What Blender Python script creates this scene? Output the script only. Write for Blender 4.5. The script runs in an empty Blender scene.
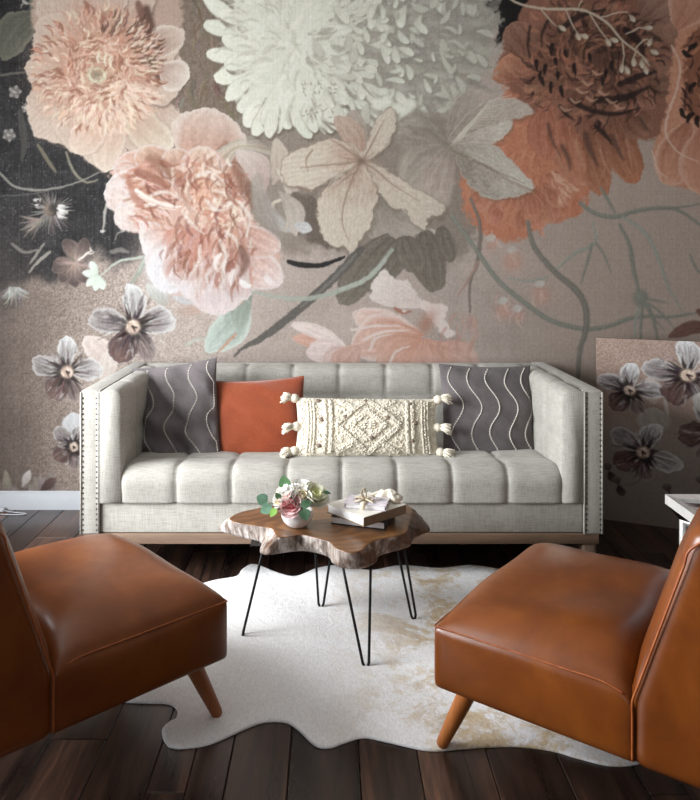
import bpy, bmesh, math, random
import numpy as np
from mathutils import Vector, Matrix

random.seed(7)
sc = bpy.context.scene
COL = sc.collection

# ---------------------------------------------------------------- camera, world, lights, exposure
EYE = 1.365
cam = bpy.data.cameras.new('camera'); camo = bpy.data.objects.new('camera', cam); COL.objects.link(camo)
camo.location = (0, 0, EYE); camo.rotation_euler = (math.radians(90), 0, 0)
cam.lens = 36 * 757 / 800; cam.sensor_width = 36; cam.sensor_fit = 'AUTO'
cam.shift_x = 20 / 800; cam.shift_y = -144 / 800
cam.clip_start = .02
sc.camera = camo

world = bpy.data.worlds.new('overcast_sky'); sc.world = world; world.use_nodes = True
world.node_tree.nodes['Background'].inputs[0].default_value = (.80, .88, 1.0, 1)
world.node_tree.nodes['Background'].inputs[1].default_value = 1.0

def area(name, loc, rot, sx, sy, power, col):
    l = bpy.data.lights.new(name, 'AREA'); l.shape = 'RECTANGLE'; l.size = sx; l.size_y = sy; l.energy = power; l.color = col
    o = bpy.data.objects.new(name, l); COL.objects.link(o); o.location = loc; o.rotation_euler = rot
    return o
# daylight entering by the tall window in the left wall and by the window behind the camera
area('left_window_daylight', (-2.46, 1.95, 1.42), (0, math.radians(-90), 0), 1.70, 2.1, 305, (.95, .975, 1.0))
area('rear_window_daylight', (-.6, -2.36, 1.55), (math.radians(90), 0, 0), 2.2, 1.5, 4, (1.0, .98, .95))

sc.view_settings.view_transform = 'Standard'; sc.view_settings.look = 'None'
sc.view_settings.exposure = 0.0; sc.view_settings.gamma = 1.0
sc.view_settings.use_curve_mapping = False
sc.cycles.use_denoising = True
sc.cycles.max_bounces = 8

# ---------------------------------------------------------------- helpers
def lin(c):
    return tuple(((v / 255) / 12.92 if v <= 10.3 else ((v / 255 + .055) / 1.055) ** 2.4) for v in c)

class NT:
    """Small wrapper to wire a material's node tree."""
    def __init__(s, name, rough=.6, metal=0., spec=.5, base=(200, 200, 200)):
        s.m = bpy.data.materials.new(name); s.m.use_nodes = True; s.t = s.m.node_tree
        s.b = s.t.nodes['Principled BSDF']; s.b.inputs['Roughness'].default_value = rough; s.b.inputs['Metallic'].default_value = metal
        s.b.inputs['Specular IOR Level'].default_value = spec; s.b.inputs['Base Color'].default_value = lin(base) + (1,)
        s.co = None
    def n(s, t, **kw):
        o = s.t.nodes.new(t)
        for k, v in kw.items(): setattr(o, k, v)
        return o
    def l(s, a, b): s.t.links.new(a, b)
    def coords(s, scale=(1, 1, 1), kind='Object', rnd=False):
        tc = s.n('ShaderNodeTexCoord'); mp = s.n('ShaderNodeMapping'); mp.inputs['Scale'].default_value = scale
        s.l(tc.outputs[kind], mp.inputs['Vector'])
        if rnd:
            oi = s.n('ShaderNodeObjectInfo'); ml = s.n('ShaderNodeMath', operation='MULTIPLY'); ml.inputs[1].default_value = 57.
            s.l(oi.outputs['Random'], ml.inputs[0]); cb = s.n('ShaderNodeCombineXYZ')
            for k in range(3): s.l(ml.outputs[0], cb.inputs[k])
            s.l(cb.outputs[0], mp.inputs['Location'])
        return mp.outputs[0]
    def noise(s, vec, scale, detail=4, rough=.6, dist=0.):
        o = s.n('ShaderNodeTexNoise'); o.inputs['Scale'].default_value = scale; o.inputs['Detail'].default_value = detail
        o.inputs['Roughness'].default_value = rough; o.inputs['Distortion'].default_value = dist
        if vec is not None: s.l(vec, o.inputs['Vector'])
        return o.outputs['Fac']
    def ramp(s, fac, stops):
        o = s.n('ShaderNodeValToRGB'); e = o.color_ramp.elements
        while len(e) > 1: e.remove(e[-1])
        e[0].position = stops[0][0]; e[0].color = lin(stops[0][1]) + (1,)
        for q, c in stops[1:]:
            k = e.new(q); k.color = lin(c) + (1,)
        s.l(fac, o.inputs[0]); return o.outputs[0]
    def mix(s, fac, a, b, mode='MIX'):
        o = s.n('ShaderNodeMix', data_type='RGBA', blend_type=mode)
        if hasattr(fac, 'node'): s.l(fac, o.inputs[0])
        else: o.inputs[0].default_value = fac
        for v, i in ((a, 6), (b, 7)):
            if hasattr(v, 'node'): s.l(v, o.inputs[i])
            else: o.inputs[i].default_value = lin(v) + (1,)
        return o.outputs[2]
    def math(s, op, a, b=None):
        o = s.n('ShaderNodeMath', operation=op)
        for i, v in enumerate((a, b)):
            if v is None: continue
            if hasattr(v, 'node'): s.l(v, o.inputs[i])
            else: o.inputs[i].default_value = v
        return o.outputs[0]
    def color(s, sock): s.l(sock, s.b.inputs['Base Color'])
    def rough(s, fac, lo, hi):
        o = s.n('ShaderNodeMapRange'); o.inputs['To Min'].default_value = lo; o.inputs['To Max'].default_value = hi
        s.l(fac, o.inputs[0]); s.l(o.outputs[0], s.b.inputs['Roughness'])
    def bump(s, h, strength=.3, dist=.002):
        o = s.n('ShaderNodeBump'); o.inputs['Strength'].default_value = strength; o.inputs['Distance'].default_value = dist
        prev = s.b.inputs['Normal'].links
        if prev: s.l(prev[0].from_socket, o.inputs['Normal'])
        s.l(h, o.inputs['Height']); s.l(o.outputs[0], s.b.inputs['Normal'])

def plain(name, c, rough=.6, metal=0., spec=.5, var=10, scale=30, bump=0.):
    t = NT(name, rough, metal, spec, c)
    v = t.coords(rnd=True); n = t.noise(v, scale, 3)
    t.color(t.ramp(n, [(.3, tuple(max(0, k - var) for k in c)), (.7, tuple(min(255, k + var) for k in c))]))
    if bump: t.bump(n, bump, .002)
    return t.m

def linen(name, c, var=15, bump=.3):
    t = NT(name, .9, 0, .25, c)
    vx = t.coords((22, 22, 300)); vz = t.coords((300, 300, 22)); big = t.noise(t.coords(), 5, 3)
    a = t.noise(vx, 1, 2); b = t.noise(vz, 1, 2); s_ = t.math('ADD', a, b); s_ = t.math('MULTIPLY', s_, .5)
    col = t.ramp(s_, [(.32, tuple(k - var * 1.6 for k in c)), (.5, c), (.68, tuple(min(255, k + var) for k in c))])
    dull = t.ramp(big, [(.3, (232, 232, 230)), (.7, (255, 255, 255))])
    t.color(t.mix(1., col, dull, 'MULTIPLY')); t.bump(s_, bump, .002)
    t.b.inputs['Sheen Weight'].default_value = .15
    return t.m

def new_mesh(name, verts, faces, smooth=True):
    me = bpy.data.meshes.new(name)
    me.from_pydata([tuple(map(float, v)) for v in verts], [], faces)
    me.validate(); bm = bmesh.new(); bm.from_mesh(me); bmesh.ops.recalc_face_normals(bm, faces=bm.faces[:]); bm.to_mesh(me); bm.free()
    if smooth: me.polygons.foreach_set('use_smooth', [True] * len(me.polygons))
    return me

def put(name, me, mat=None, parent=None, loc=None, rot=None):
    o = bpy.data.objects.new(name, me); COL.objects.link(o)
    if mat is not None and me is not None and not me.materials: me.materials.append(mat)
    if parent is not None: o.parent = parent
    if loc is not None: o.location = loc
    if rot is not None: o.rotation_euler = rot
    return o

def tag(o, label=None, cat=None, group=None, kind=None):
    if label: o['label'] = label
    if cat: o['category'] = cat
    if group: o['group'] = group
    if kind: o['kind'] = kind
    return o

def thing(name, label, cat, loc=(0, 0, 0), rz=0., group=None, rot=None):
    o = put(name, None, loc=loc, rot=rot or (0, 0, rz))
    return tag(o, label, cat, group)

def sharp(me, deg=40):
    try: me.set_sharp_from_angle(angle=math.radians(deg))
    except Exception: pass
    return me

def box(name, lo, hi, mat, parent=None, bev=.004, seg=2, **kw):
    bm = bmesh.new(); bmesh.ops.create_cube(bm, size=1)
    for v in bm.verts: v.co = [lo[i] + (hi[i] - lo[i]) * (v.co[i] + .5) for i in range(3)]
    if bev: bmesh.ops.bevel(bm, geom=bm.edges[:], offset=bev, segments=seg, affect='EDGES', profile=.5)
    me = bpy.data.meshes.new(name); bm.to_mesh(me); bm.free()
    me.polygons.foreach_set('use_smooth', [True] * len(me.polygons)); sharp(me, 35)
    return put(name, me, mat, parent, **kw)

def rbox(size, r, n, fn=None):
    """Rounded box centred on the origin, n=(nx,ny,nz) cells; fn maps the (N,3) points (normalised coords given too)."""
    hx, hy, hz = [k / 2 for k in size]; V = []; F = []; key = {}
    def ax(h, k):
        # more cells towards the rims so that the rounding is smooth
        t = np.linspace(-1, 1, k + 1); c = np.sign(t) * (1 - (1 - np.abs(t)) ** 1.25)
        return c * h
    A = [ax(hx, n[0]), ax(hy, n[1]), ax(hz, n[2])]
    def vid(p):
        q = tuple(round(c, 5) for c in p)
        if q not in key: key[q] = len(V); V.append(p)
        return key[q]
    for d in range(3):
        a, b = (d + 1) % 3, (d + 2) % 3
        for sgn in (-1, 1):
            ids = []
            for u in A[a]:
                row = []
                for v in A[b]:
                    p = [0, 0, 0]; p[d] = sgn * (hx, hy, hz)[d]; p[a] = u; p[b] = v; row.append(vid(tuple(p)))
                ids.append(row)
            for i in range(len(ids) - 1):
                for j in range(len(ids[0]) - 1):
                    f = (ids[i][j], ids[i + 1][j], ids[i + 1][j + 1], ids[i][j + 1])
                    F.append(f if sgn > 0 else f[::-1])
    P = np.array(V, float); U = P / np.array([hx, hy, hz])
    rr = np.array([min(r, hx * .999), min(r, hy * .999), min(r, hz * .999)]); H = np.array([hx, hy, hz])
    C = np.clip(P, -(H - rr), H - rr); D = (P - C) / rr; L = np.linalg.norm(D, axis=1, keepdims=True); L[L < 1e-9] = 1
    m = np.max(np.abs(D), axis=1, keepdims=True)
    P = C + D / L * m * rr
    if fn is not None: P = fn(P, U)
    return P, F

def catmull(pts, closed=False, n=8):
    p = [Vector(q) for q in pts]; N = len(p); out = []
    for i in range(N if closed else N - 1):
        if closed: a, b, c, d = p[i - 1], p[i], p[(i + 1) % N], p[(i + 2) % N]
        else: a, b, c, d = p[max(0, i - 1)], p[i], p[i + 1], p[min(N - 1, i + 2)]
        for k in range(n):
            t = k / n
            out.append(.5 * (2 * b + (c - a) * t + (2 * a - 5 * b + 4 * c - d) * t ** 2 + (3 * b - a - 3 * c + d) * t ** 3))
    if not closed: out.append(p[-1])
    return out

def tube_vf(pts, r, seg=8, closed=False, cap=True):
    p = [Vector(q) for q in pts]; N = len(p); V = []; F = []; up = None
    rad = r if isinstance(r, (list, tuple)) else [r] * N
    for i in range(N):
        a = p[i - 1] if (i or closed) else p[0]; b = p[(i + 1) % N] if (i < N - 1 or closed) else p[-1]
        t = (b - a).normalized()
        if up is None:
            up = Vector((0, 0, 1)) if abs(t.z) < .9 else Vector((1, 0, 0))
        s = t.cross(up)
        if s.length < 1e-6: s = t.cross(Vector((0, 1, 0)))
        s.normalize(); up = s.cross(t).normalized()
        for k in range(seg):
            an = 2 * math.pi * k / seg; V.append(p[i] + (s * math.cos(an) + up * math.sin(an)) * rad[i])
    for i in range(N if closed else N - 1):
        j = (i + 1) % N
        for k in range(seg):
            l = (k + 1) % seg; F.append((i * seg + k, i * seg + l, j * seg + l, j * seg + k))
    if cap and not closed:
        F.append(tuple(range(seg))[::-1]); F.append(tuple((N - 1) * seg + k for k in range(seg)))
    return [tuple(v) for v in V], F

def tube(name, pts, r, mat, parent=None, seg=8, closed=False, **kw):
    V, F = tube_vf(pts, r, seg, closed); return put(name, new_mesh(name, V, F), mat, parent, **kw)

def join_vf(parts):
    V = []; F = []
    for v, f in parts:
        k = len(V); V += list(v); F += [tuple(i + k for i in q) for q in f]
    return V, F

def lathe_vf(prof, seg=32):
    V = []; F = []; N = len(prof)
    for r, z in prof:
        for k in range(seg):
            a = 2 * math.pi * k / seg; V.append((r * math.cos(a), r * math.sin(a), z))
    for i in range(N - 1):
        for k in range(seg):
            l = (k + 1) % seg; F.append((i * seg + k, i * seg + l, (i + 1) * seg + l, (i + 1) * seg + k))
    F.append(tuple(range(seg))[::-1]); F.append(tuple((N - 1) * seg + k for k in range(seg)))
    return V, F

def on_plane(px, py, z):
    """World point at height z that stood at this place in the survey picture (used for tracing outlines lying on that plane)."""
    d = 757 * (EYE - z) / (py - 256); return ((px - 330) * d / 757, d, z)
# ---------------------------------------------------------------- floral print (hand-painted in code)
def vnoise(h, w, cell, seed, octaves=1):
    rs = np.random.RandomState(seed); out = np.zeros((h, w), np.float32); amp = 1.0; tot = 0.0
    cy = cx = float(cell)
    for _ in range(octaves):
        gh, gw = int(h / cy) + 3, int(w / cx) + 3
        g = rs.rand(gh, gw).astype(np.float32)
        y = np.arange(h) / cy; x = np.arange(w) / cx
        yi = y.astype(int); xi = x.astype(int)
        fy = (y - yi)[:, None]; fx = (x - xi)[None, :]
        fy = fy * fy * (3 - 2 * fy); fx = fx * fx * (3 - 2 * fx)
        a = g[np.ix_(yi, xi)]; b = g[np.ix_(yi, xi + 1)]; c = g[np.ix_(yi + 1, xi)]; d = g[np.ix_(yi + 1, xi + 1)]
        out += amp * ((a * (1 - fx) + b * fx) * (1 - fy) + (c * (1 - fx) + d * fx) * fy)
        tot += amp; amp *= .55; cy = max(1.0, cy / 2); cx = max(1.0, cx / 2)
    return out / tot

def crom(pts, closed=False, n=8):
    p = np.asarray(pts, float)
    if closed:
        q = np.vstack([p[-1], p, p[0], p[1]])
    else:
        q = np.vstack([2 * p[0] - p[1], p, 2 * p[-1] - p[-2]])
    t = np.linspace(0, 1, n, endpoint=False)[:, None]; out = []
    for i in range(len(q) - 3):
        a, b, c, d = q[i:i + 4]
        out.append(.5 * (2 * b + (c - a) * t + (2 * a - 5 * b + 4 * c - d) * t ** 2 + (3 * b - a - 3 * c + d) * t ** 3))
    out = np.vstack(out)
    return out if closed else np.vstack([out, p[-1]])

def sstep(a, b, x):
    t = np.clip((x - a) / (b - a), 0, 1)
    return t * t * (3 - 2 * t)

class Print:
    """A painted sheet. Units are print units (about 5.4 mm); y grows downwards."""
    def __init__(s, x0, y0, x1, y1, S, seed=1):
        s.x0, s.y0, s.S = x0, y0, S
        s.w = int(round((x1 - x0) * S)) + 1; s.h = int(round((y1 - y0) * S)) + 1
        s.a = np.zeros((s.h, s.w, 3), np.float32); s.rs = np.random.RandomState(seed)
        s.X = (x0 + np.arange(s.w) / S).astype(np.float32); s.Y = (y0 + np.arange(s.h) / S).astype(np.float32)
        s.n1 = vnoise(s.h, s.w, 9 * S, seed + 1, 3); s.n2 = vnoise(s.h, s.w, 4 * S, seed + 2, 2)
        s.n3 = vnoise(s.h, s.w, 2 * S, seed + 3, 1)
    def win(s, ax, ay, bx, by):
        i0 = max(0, int((ax - s.x0) * s.S)); i1 = min(s.w, int((bx - s.x0) * s.S) + 2)
        j0 = max(0, int((ay - s.y0) * s.S)); j1 = min(s.h, int((by - s.y0) * s.S) + 2)
        if i1 <= i0 or j1 <= j0: return None
        return j0, j1, i0, i1
    def put(s, wn, col, m):
        j0, j1, i0, i1 = wn
        v = s.a[j0:j1, i0:i1]
        v += (col - v) * m[..., None]
    def blob(s, cx, cy, rx, ry, col, al=1., ang=0., p=2.):
        R = 2.2 * max(rx, ry); wn = s.win(cx - R, cy - R, cx + R, cy + R)
        if not wn: return
        j0, j1, i0, i1 = wn
        x = s.X[None, i0:i1] - cx; y = s.Y[j0:j1, None] - cy; c, n = math.cos(ang), math.sin(ang)
        r = ((x * c + y * n) / rx) ** 2 + ((y * c - x * n) / ry) ** 2
        r = r * (.75 + .5 * s.n1[j0:j1, i0:i1])
        s.put(wn, np.array(col, np.float32), al * np.exp(-r ** (p / 2)))
    def poly(s, pts, col, al=1., soft=1.4, warp=3., col2=None, grad=None, streak=0., sang=0., smooth=True, edge=None, ew=3.):
        p = crom(pts, True, 6) if smooth else np.asarray(pts, float)
        mn = p.min(0) - 6; mx = p.max(0) + 6; wn = s.win(mn[0], mn[1], mx[0], mx[1])
        if not wn: return
        j0, j1, i0, i1 = wn
        X = np.broadcast_to(s.X[None, i0:i1], (j1 - j0, i1 - i0)) + (s.n2[j0:j1, i0:i1] - .5) * warp * 2
        Y = np.broadcast_to(s.Y[j0:j1, None], (j1 - j0, i1 - i0)) + (s.n1[j0:j1, i0:i1] - .5) * warp * 2
        ins = np.zeros(X.shape, bool); d = np.full(X.shape, 1e9, np.float32); m = len(p)
        for k in range(m):
            x1, y1 = p[k]; x2, y2 = p[(k + 1) % m]
            if y1 != y2:
                c = ((Y < y1) != (Y < y2)) & (X < (x2 - x1) * (Y - y1) / (y2 - y1) + x1)
                ins ^= c
            dx, dy = x2 - x1, y2 - y1; L = dx * dx + dy * dy + 1e-9
            t = np.clip(((X - x1) * dx + (Y - y1) * dy) / L, 0, 1)
            d = np.minimum(d, (X - x1 - t * dx) ** 2 + (Y - y1 - t * dy) ** 2)
        d = np.sqrt(d); sd = np.where(ins, d, -d)
        C = np.broadcast_to(np.array(col, np.float32), X.shape + (3,)).copy()
        if col2 is not None:
            (gx1, gy1), (gx2, gy2) = grad; dx, dy = gx2 - gx1, gy2 - gy1
            t = sstep(0, 1, ((X - gx1) * dx + (Y - gy1) * dy) / (dx * dx + dy * dy) + (s.n1[j0:j1, i0:i1] - .5) * .5)
            C += (np.array(col2, np.float32) - C) * t[..., None]
        if streak:
            ca, sa = math.cos(sang), math.sin(sang)
            q = (-X * sa + Y * ca); along = X * ca + Y * sa
            C += (streak * (np.sin(q * 1.3 + 3 * s.n1[j0:j1, i0:i1] * 4 + along * .03) * .5 + (s.n3[j0:j1, i0:i1] - .5)))[..., None]
        if edge is not None:
            C += (np.array(edge, np.float32) - C) * (.9 * np.clip(1 - np.abs(sd) / ew, 0, 1))[..., None]
        s.put(wn, C, al * sstep(-soft, soft, sd))
    def petal(s, b, t, w, c0, c1, edge=None, bend=0., a=1.25, pw=.75, streak=9., al=1., g=1., soft=1.3, line=None, ew=.22, rag=.12, pt=0.):
        bx, by = b; tx, ty = t; dx, dy = tx - bx, ty - by; L = math.hypot(dx, dy); dx /= L; dy /= L
        M = w * 1.3 + abs(bend) * L + 4
        wn = s.win(min(bx, tx) - M, min(by, ty) - M, max(bx, tx) + M, max(by, ty) + M)
        if not wn: return
        j0, j1, i0, i1 = wn
        x = s.X[None, i0:i1] - bx; y = s.Y[j0:j1, None] - by
        u = (x * dx + y * dy) / L; v = -x * dy + y * dx - bend * L * np.sin(np.pi * np.clip(u, 0, 1))
        nz = s.n1[j0:j1, i0:i1] - .5; nz2 = s.n2[j0:j1, i0:i1] - .5
        u = u + nz2 * rag * .5
        uc = np.clip(u, 1e-4, 1 - 1e-4)
        hw = w * ((1 - pt) * np.sin(np.pi * uc ** a) ** pw + pt * 1.35 * uc ** .75 * (1 - uc) ** .55) * (1 + rag * 2 * nz)
        r = np.abs(v) / np.maximum(hw, .3)
        m = sstep(-soft, soft, hw - np.abs(v)) * sstep(-.01, .02, u) * sstep(1.01, .98, u)
        C = np.array(c0, np.float32) + (np.array(c1, np.float32) - np.array(c0, np.float32)) * (uc ** g)[..., None]
        vv = v / np.maximum(hw, .5); ph = (bx * 7 + ty * 3) % 6.28
        st = np.sin(vv * 9 + ph + nz * 4) * .5 + np.sin(vv * 21 + ph * 2 + nz2 * 5) * .35 + nz2 * 1.2
        C = C + (streak * st * (1 - .4 * uc))[..., None]
        if edge is not None:
            C = C + (np.array(edge, np.float32) - C) * np.clip(sstep(1 - ew * 1.6, 1, r) * .85 + sstep(.86, 1., u) * .5, 0, 1)[..., None]
        if line is not None:
            C = C + (np.array(line, np.float32) - C) * (.55 * sstep(.84, 1, r))[..., None]
        s.put(wn, C.astype(np.float32), al * m)
    def stroke(s, pts, w0, w1, col, al=1., soft=.9, dry=0., col2=None, n=8):
        p = crom(pts, False, n) if len(pts) > 2 else np.asarray(pts, float)
        W = max(w0, w1); mn = p.min(0) - W - 3; mx = p.max(0) + W + 3; wn = s.win(mn[0], mn[1], mx[0], mx[1])
        if not wn: return
        j0, j1, i0, i1 = wn
        nz = s.n2[j0:j1, i0:i1] - .5
        X = s.X[None, i0:i1] + nz * 1.2; Y = s.Y[j0:j1, None] + nz * 1.2
        best = np.full(X.shape, -1e9, np.float32); bt = np.zeros(X.shape, np.float32); m = len(p) - 1
        for k in range(m):
            x1, y1 = p[k]; dx, dy = p[k + 1] - p[k]; L = dx * dx + dy * dy + 1e-9
            t = np.clip(((X - x1) * dx + (Y - y1) * dy) / L, 0, 1)
            tt = (k + t) / m
            rad = (w0 + (w1 - w0) * tt) * (.55 + .45 * np.sin(np.pi * np.clip(tt * .9 + .08, 0, 1)))
            dd = rad - np.sqrt((X - x1 - t * dx) ** 2 + (Y - y1 - t * dy) ** 2)
            q = dd > best; best = np.where(q, dd, best); bt = np.where(q, tt, bt)
        mk = al * sstep(-soft, soft, best)
        if dry: mk = mk * (1 - dry * sstep(.45, .65, s.n3[j0:j1, i0:i1]))
        C = np.array(col, np.float32)
        if col2 is not None: C = C + (np.array(col2, np.float32) - C) * bt[..., None]
        s.put(wn, C, mk)
    def dab(s, x, y, L, w, ang, col, al=.8, bend=.15):
        dx, dy = math.cos(ang) * L / 2, math.sin(ang) * L / 2
        s.stroke([(x - dx, y - dy), (x - dy * bend * 2, y + dx * bend * 2), (x + dx, y + dy)], w, w * .5, col, al, n=3)

def jit(rs, c, d):
    k = rs.uniform(-d, d); return tuple(min(255, max(0, v + k + rs.uniform(-d, d) * .35)) for v in c)

def pansy(p, cx, cy, r, rot, seed, k=1.):
    """Five-petalled viola, pale upper petals and plum lower ones."""
    rs = np.random.RandomState(seed); W = (205, 205, 206); D = (66, 54, 54)
    def e(a, q): a += rot; return cx + math.cos(a) * q * r, cy + math.sin(a) * q * r
    for a, q, w, c0, c1, ed in ((-1.65, 1.08, .31, (108, 98, 96), (214, 214, 214), (226, 228, 228)), (-.15, 1.1, .36, (88, 74, 72), (202, 198, 198), (220, 218, 218)),
                                (3.35, 1.12, .34, (66, 58, 58), (168, 160, 158), (206, 204, 203)), (1.05, .98, .29, (62, 50, 48), (156, 140, 135), (172, 158, 154)),
                                (2.0, .95, .40, D, (128, 98, 92), (92, 78, 78))):
        p.petal((cx, cy), e(a, q), w * r, c0, c1, ed, bend=rs.uniform(-.1, .1), a=1.5, pw=.55, streak=22, pt=.15, rag=.25)
        for _ in range(14):
            aa = a + rs.uniform(-.3, .3)
            p.stroke([e(aa, rs.uniform(.2, .4)), e(aa, rs.uniform(.55, .95))], .8, .3, jit(rs, c1 if rs.rand() < .6 else c0, 26), .55)
    for _ in range(46):                                      # loose dry strokes break up the petals
        a = rs.uniform(0, 6.28); q0 = rs.uniform(.3, .7); cc = ((214, 214, 214), (176, 166, 164), (120, 106, 104), (86, 74, 74))[rs.randint(4)]
        p.stroke([e(a, q0), e(a + rs.uniform(-.12, .12), q0 + rs.uniform(.12, .4))], rs.uniform(.8, 2.2), .4, jit(rs, cc, 12), .5, .9, .5)
    for _ in range(22):
        a = rs.uniform(0, 6.28)
        p.stroke([e(a, .12), e(a + rs.uniform(-.3, .3), rs.uniform(.3, .62))], 2.2, .5, jit(rs, (50, 40, 40), 14), .85)
    p.blob(cx, cy, r * .19, r * .2, (206, 180, 162), 1, p=5)
    for a in (0.2, 1.1): p.stroke([e(a, -.02), e(a, .13)], 1.1, .7, (52, 38, 36), .85)
    for _ in range(9):
        a = rs.uniform(0, 6.28); p.dab(*e(a, .15), .1 * r, .9, a + 1.4, jit(rs, (226, 206, 190), 14), .8)
    p.dab(cx + .06 * r, cy - .08 * r, .12 * r, 1.1, .6, (236, 226, 214))

def paint_mural(S):
    p = Print(-125, -32, 770, 515, S, 11); rs = p.rs
    X = np.broadcast_to(p.X[None, :], (p.h, p.w)); Y = np.broadcast_to(p.Y[:, None], (p.h, p.w))
    big = vnoise(p.h, p.w, 70 * S, 5, 3); med = vnoise(p.h, p.w, 16 * S, 6, 3)
    fine = rs.rand(p.h, p.w).astype(np.float32); fine2 = vnoise(p.h, p.w, 1.8 * S, 8, 1)
    base = np.array((181, 166, 157), np.float32) + (big - .5)[..., None] * np.array((26, 22, 20), np.float32) + (med - .5)[..., None] * 14
    t = sstep(210, 20, X + (big - .5) * 70)
    base += (np.array((140, 123, 113), np.float32) - base) * (t * .85)[..., None]
    sp = (fine2 - .5) * .7 + (fine - .5) * 1.1
    base += (sp * (12 + 34 * sstep(300, 120, X)))[..., None]
    t = sstep(440, 620, X); base += (np.array((178, 157, 144), np.float32) - base) * (t * .75)[..., None]
    # black ground of the upper left
    edge = 300 - .55 * np.clip(X, -130, 150) + (big - .5) * 110 + (med - .5) * 60
    t = sstep(28, -28, Y - edge) * sstep(185, 120, X + (med - .5) * 30)
    thr = (rs.rand(1, p.w) - .5) * 16 + np.where(vnoise(p.h, p.w, 3 * S, 77, 2) * .5 + fine * .5 > .80, 42, 0)
    dark = np.array((40, 38, 39), np.float32) + ((fine2 - .5) * 18 + (med - .5) * 26 + thr)[..., None]
    base += (dark - base) * t[..., None]
    t = sstep(120, -40, X + (big - .5) * 70) * sstep(180, 330, Y); base += (np.array((86, 74, 67), np.float32) - base) * (t * .80)[..., None]
    p.a[:] = base
    # taupe brush ground between the blooms
    p.poly([(165, -40), (270, -40), (262, 150), (215, 165), (170, 120)], (122, 106, 92), .95, 6, 8, streak=14, sang=1.4)
    for _ in range(170):
        x, y = rs.uniform(160, 262), rs.uniform(-32, 160)
        p.dab(x, y, rs.uniform(10, 24), rs.uniform(.8, 2), 1.5 + rs.uniform(-.6, .6), jit(rs, (118, 102, 88), 34), .6)
    p.poly([(240, 120), (330, 120), (470, 120), (470, 250), (400, 262), (330, 250), (280, 250), (245, 200)], (140, 127, 116), .9, 8, 8, streak=8, sang=.9)
    # --- small shadowy plants on the dark ground
    p.petal((38, 12), (2, 60), 19, (84, 84, 74), (96, 96, 84), (116, 115, 100), .12, 1., streak=8)
    p.petal((30, -6), (44, 20), 8, (100, 100, 92), (120, 118, 108), None)
    p.dab(26, 2, 6, 2, .4, (196, 194, 184)); p.dab(22, 6, 5, 1.4, 2, (150, 148, 138))
    for x, y, q in ((15, 92, 7), (9, 135, 7), (26, 108, 5), (-34, 60, 9), (-60, 150, 9), (-80, 20, 11), (-40, 230, 9)):
        for k in range(5):
            a = k * 1.256 + x; p.petal((x, y), (x + math.cos(a) * q, y + math.sin(a) * q), q * .35, (96, 90, 86), (156, 151, 146))
        p.dab(x, y, 3, 1.4, .3, (190, 186, 180))
    for pts, w, c in ((((-80, 82), (0, 75), (30, 72), (52, 78)), 1.1, (110, 106, 98)), (((-40, 160), (-5, 170), (14, 186), (40, 190), (72, 184), (105, 170)), 1.3, (150, 147, 138)),
                      (((38, 145), (50, 164), (56, 172)), 2.2, (120, 112, 92)), (((66, 152), (74, 172), (86, 182), (98, 180)), 1.6, (140, 134, 116)),
                      (((20, 112), (24, 140), (22, 160)), 4, (72, 70, 66)), (((12, 244), (24, 252), (38, 250)), 2, (120, 116, 110)), (((44, 244), (34, 258), (30, 264)), 1.7, (140, 135, 126)),
                      (((50, 252), (38, 262), (29, 272)), 1.8, (156, 150, 140)), (((112, 200), (106, 206), (104, 222), (103, 231)), 1.5, (182, 178, 168)), (((124, 231), (118, 233), (115, 240)), 1., (150, 146, 138)),
                      (((0, 196), (30, 194), (62, 188)), .7, (100, 96, 92))):
        p.stroke(pts, w, w * .7, c, .85)
    p.dab(103, 231, 4, 2, 0, (214, 210, 204))
    # starry seed head
    for k in range(64):
        a = k * .0985 * 2 + rs.uniform(-.1, .1); q = rs.uniform(12, 24)
        c = jit(rs, (150, 145, 140), 30) if rs.rand() < .5 else jit(rs, (112, 102, 96), 16)
        p.stroke([(52 + math.cos(a) * 6, 211 + math.sin(a) * 6), (52 + math.cos(a) * q, 212 + math.sin(a) * q)], .9, .3, c, .75)
    for k in range(18): p.stroke([(40 + rs.uniform(-4, 4), 220), (22 + rs.uniform(-3, 12), 222 + rs.uniform(-8, 22))], 1.5, .6, jit(rs, (128, 114, 106), 20), .7)
    p.blob(50, 210, 6, 6, (130, 112, 98), .9, p=4); p.blob(54, 208, 5, 5, (48, 44, 42), .8, p=4)
    for k in range(14): p.stroke([(58 + rs.uniform(-1, 2), 205 + k * .9), (58 + rs.uniform(3, 11), 206 + k * 1.)], .9, .4, (226, 224, 220), .85)
    for k in range(8): p.dab(38 + rs.uniform(-4, 4), 203 + rs.uniform(-5, 5), 3, .9, rs.uniform(0, 3), (206, 202, 198))
    # brown shadow blossom
    for a in (1.6, 2.2, 2.8, .9, 4.2, 5.1): p.petal((76, 262), (76 + math.cos(a) * 26, 262 + math.sin(a) * 26), 8, (148, 126, 118), (72, 60, 58), (120, 104, 98), .1)
    for k in range(30):
        a = rs.uniform(0, 6.28); p.stroke([(76, 263), (76 + math.cos(a) * rs.uniform(8, 20), 263 + math.sin(a) * rs.uniform(8, 18))], 1.1, .3, jit(rs, (164, 142, 134), 30), .6)
    p.stroke([(79, 260), (86, 254), (91, 251)], 1.4, .8, (222, 214, 204)); p.dab(92, 250, 5, 1, .8, (226, 220, 210)); p.dab(91, 253, 5, 1, -.2, (226, 220, 210))
    for k in range(44):
        a = rs.uniform(.2, 2.6); p.stroke([(14 + rs.uniform(-5, 5), 288), (14 + math.cos(a) * 16, 288 + math.sin(a) * rs.uniform(8, 22))], 1, .3, jit(rs, (162, 158, 154), 34), .65)
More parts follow.
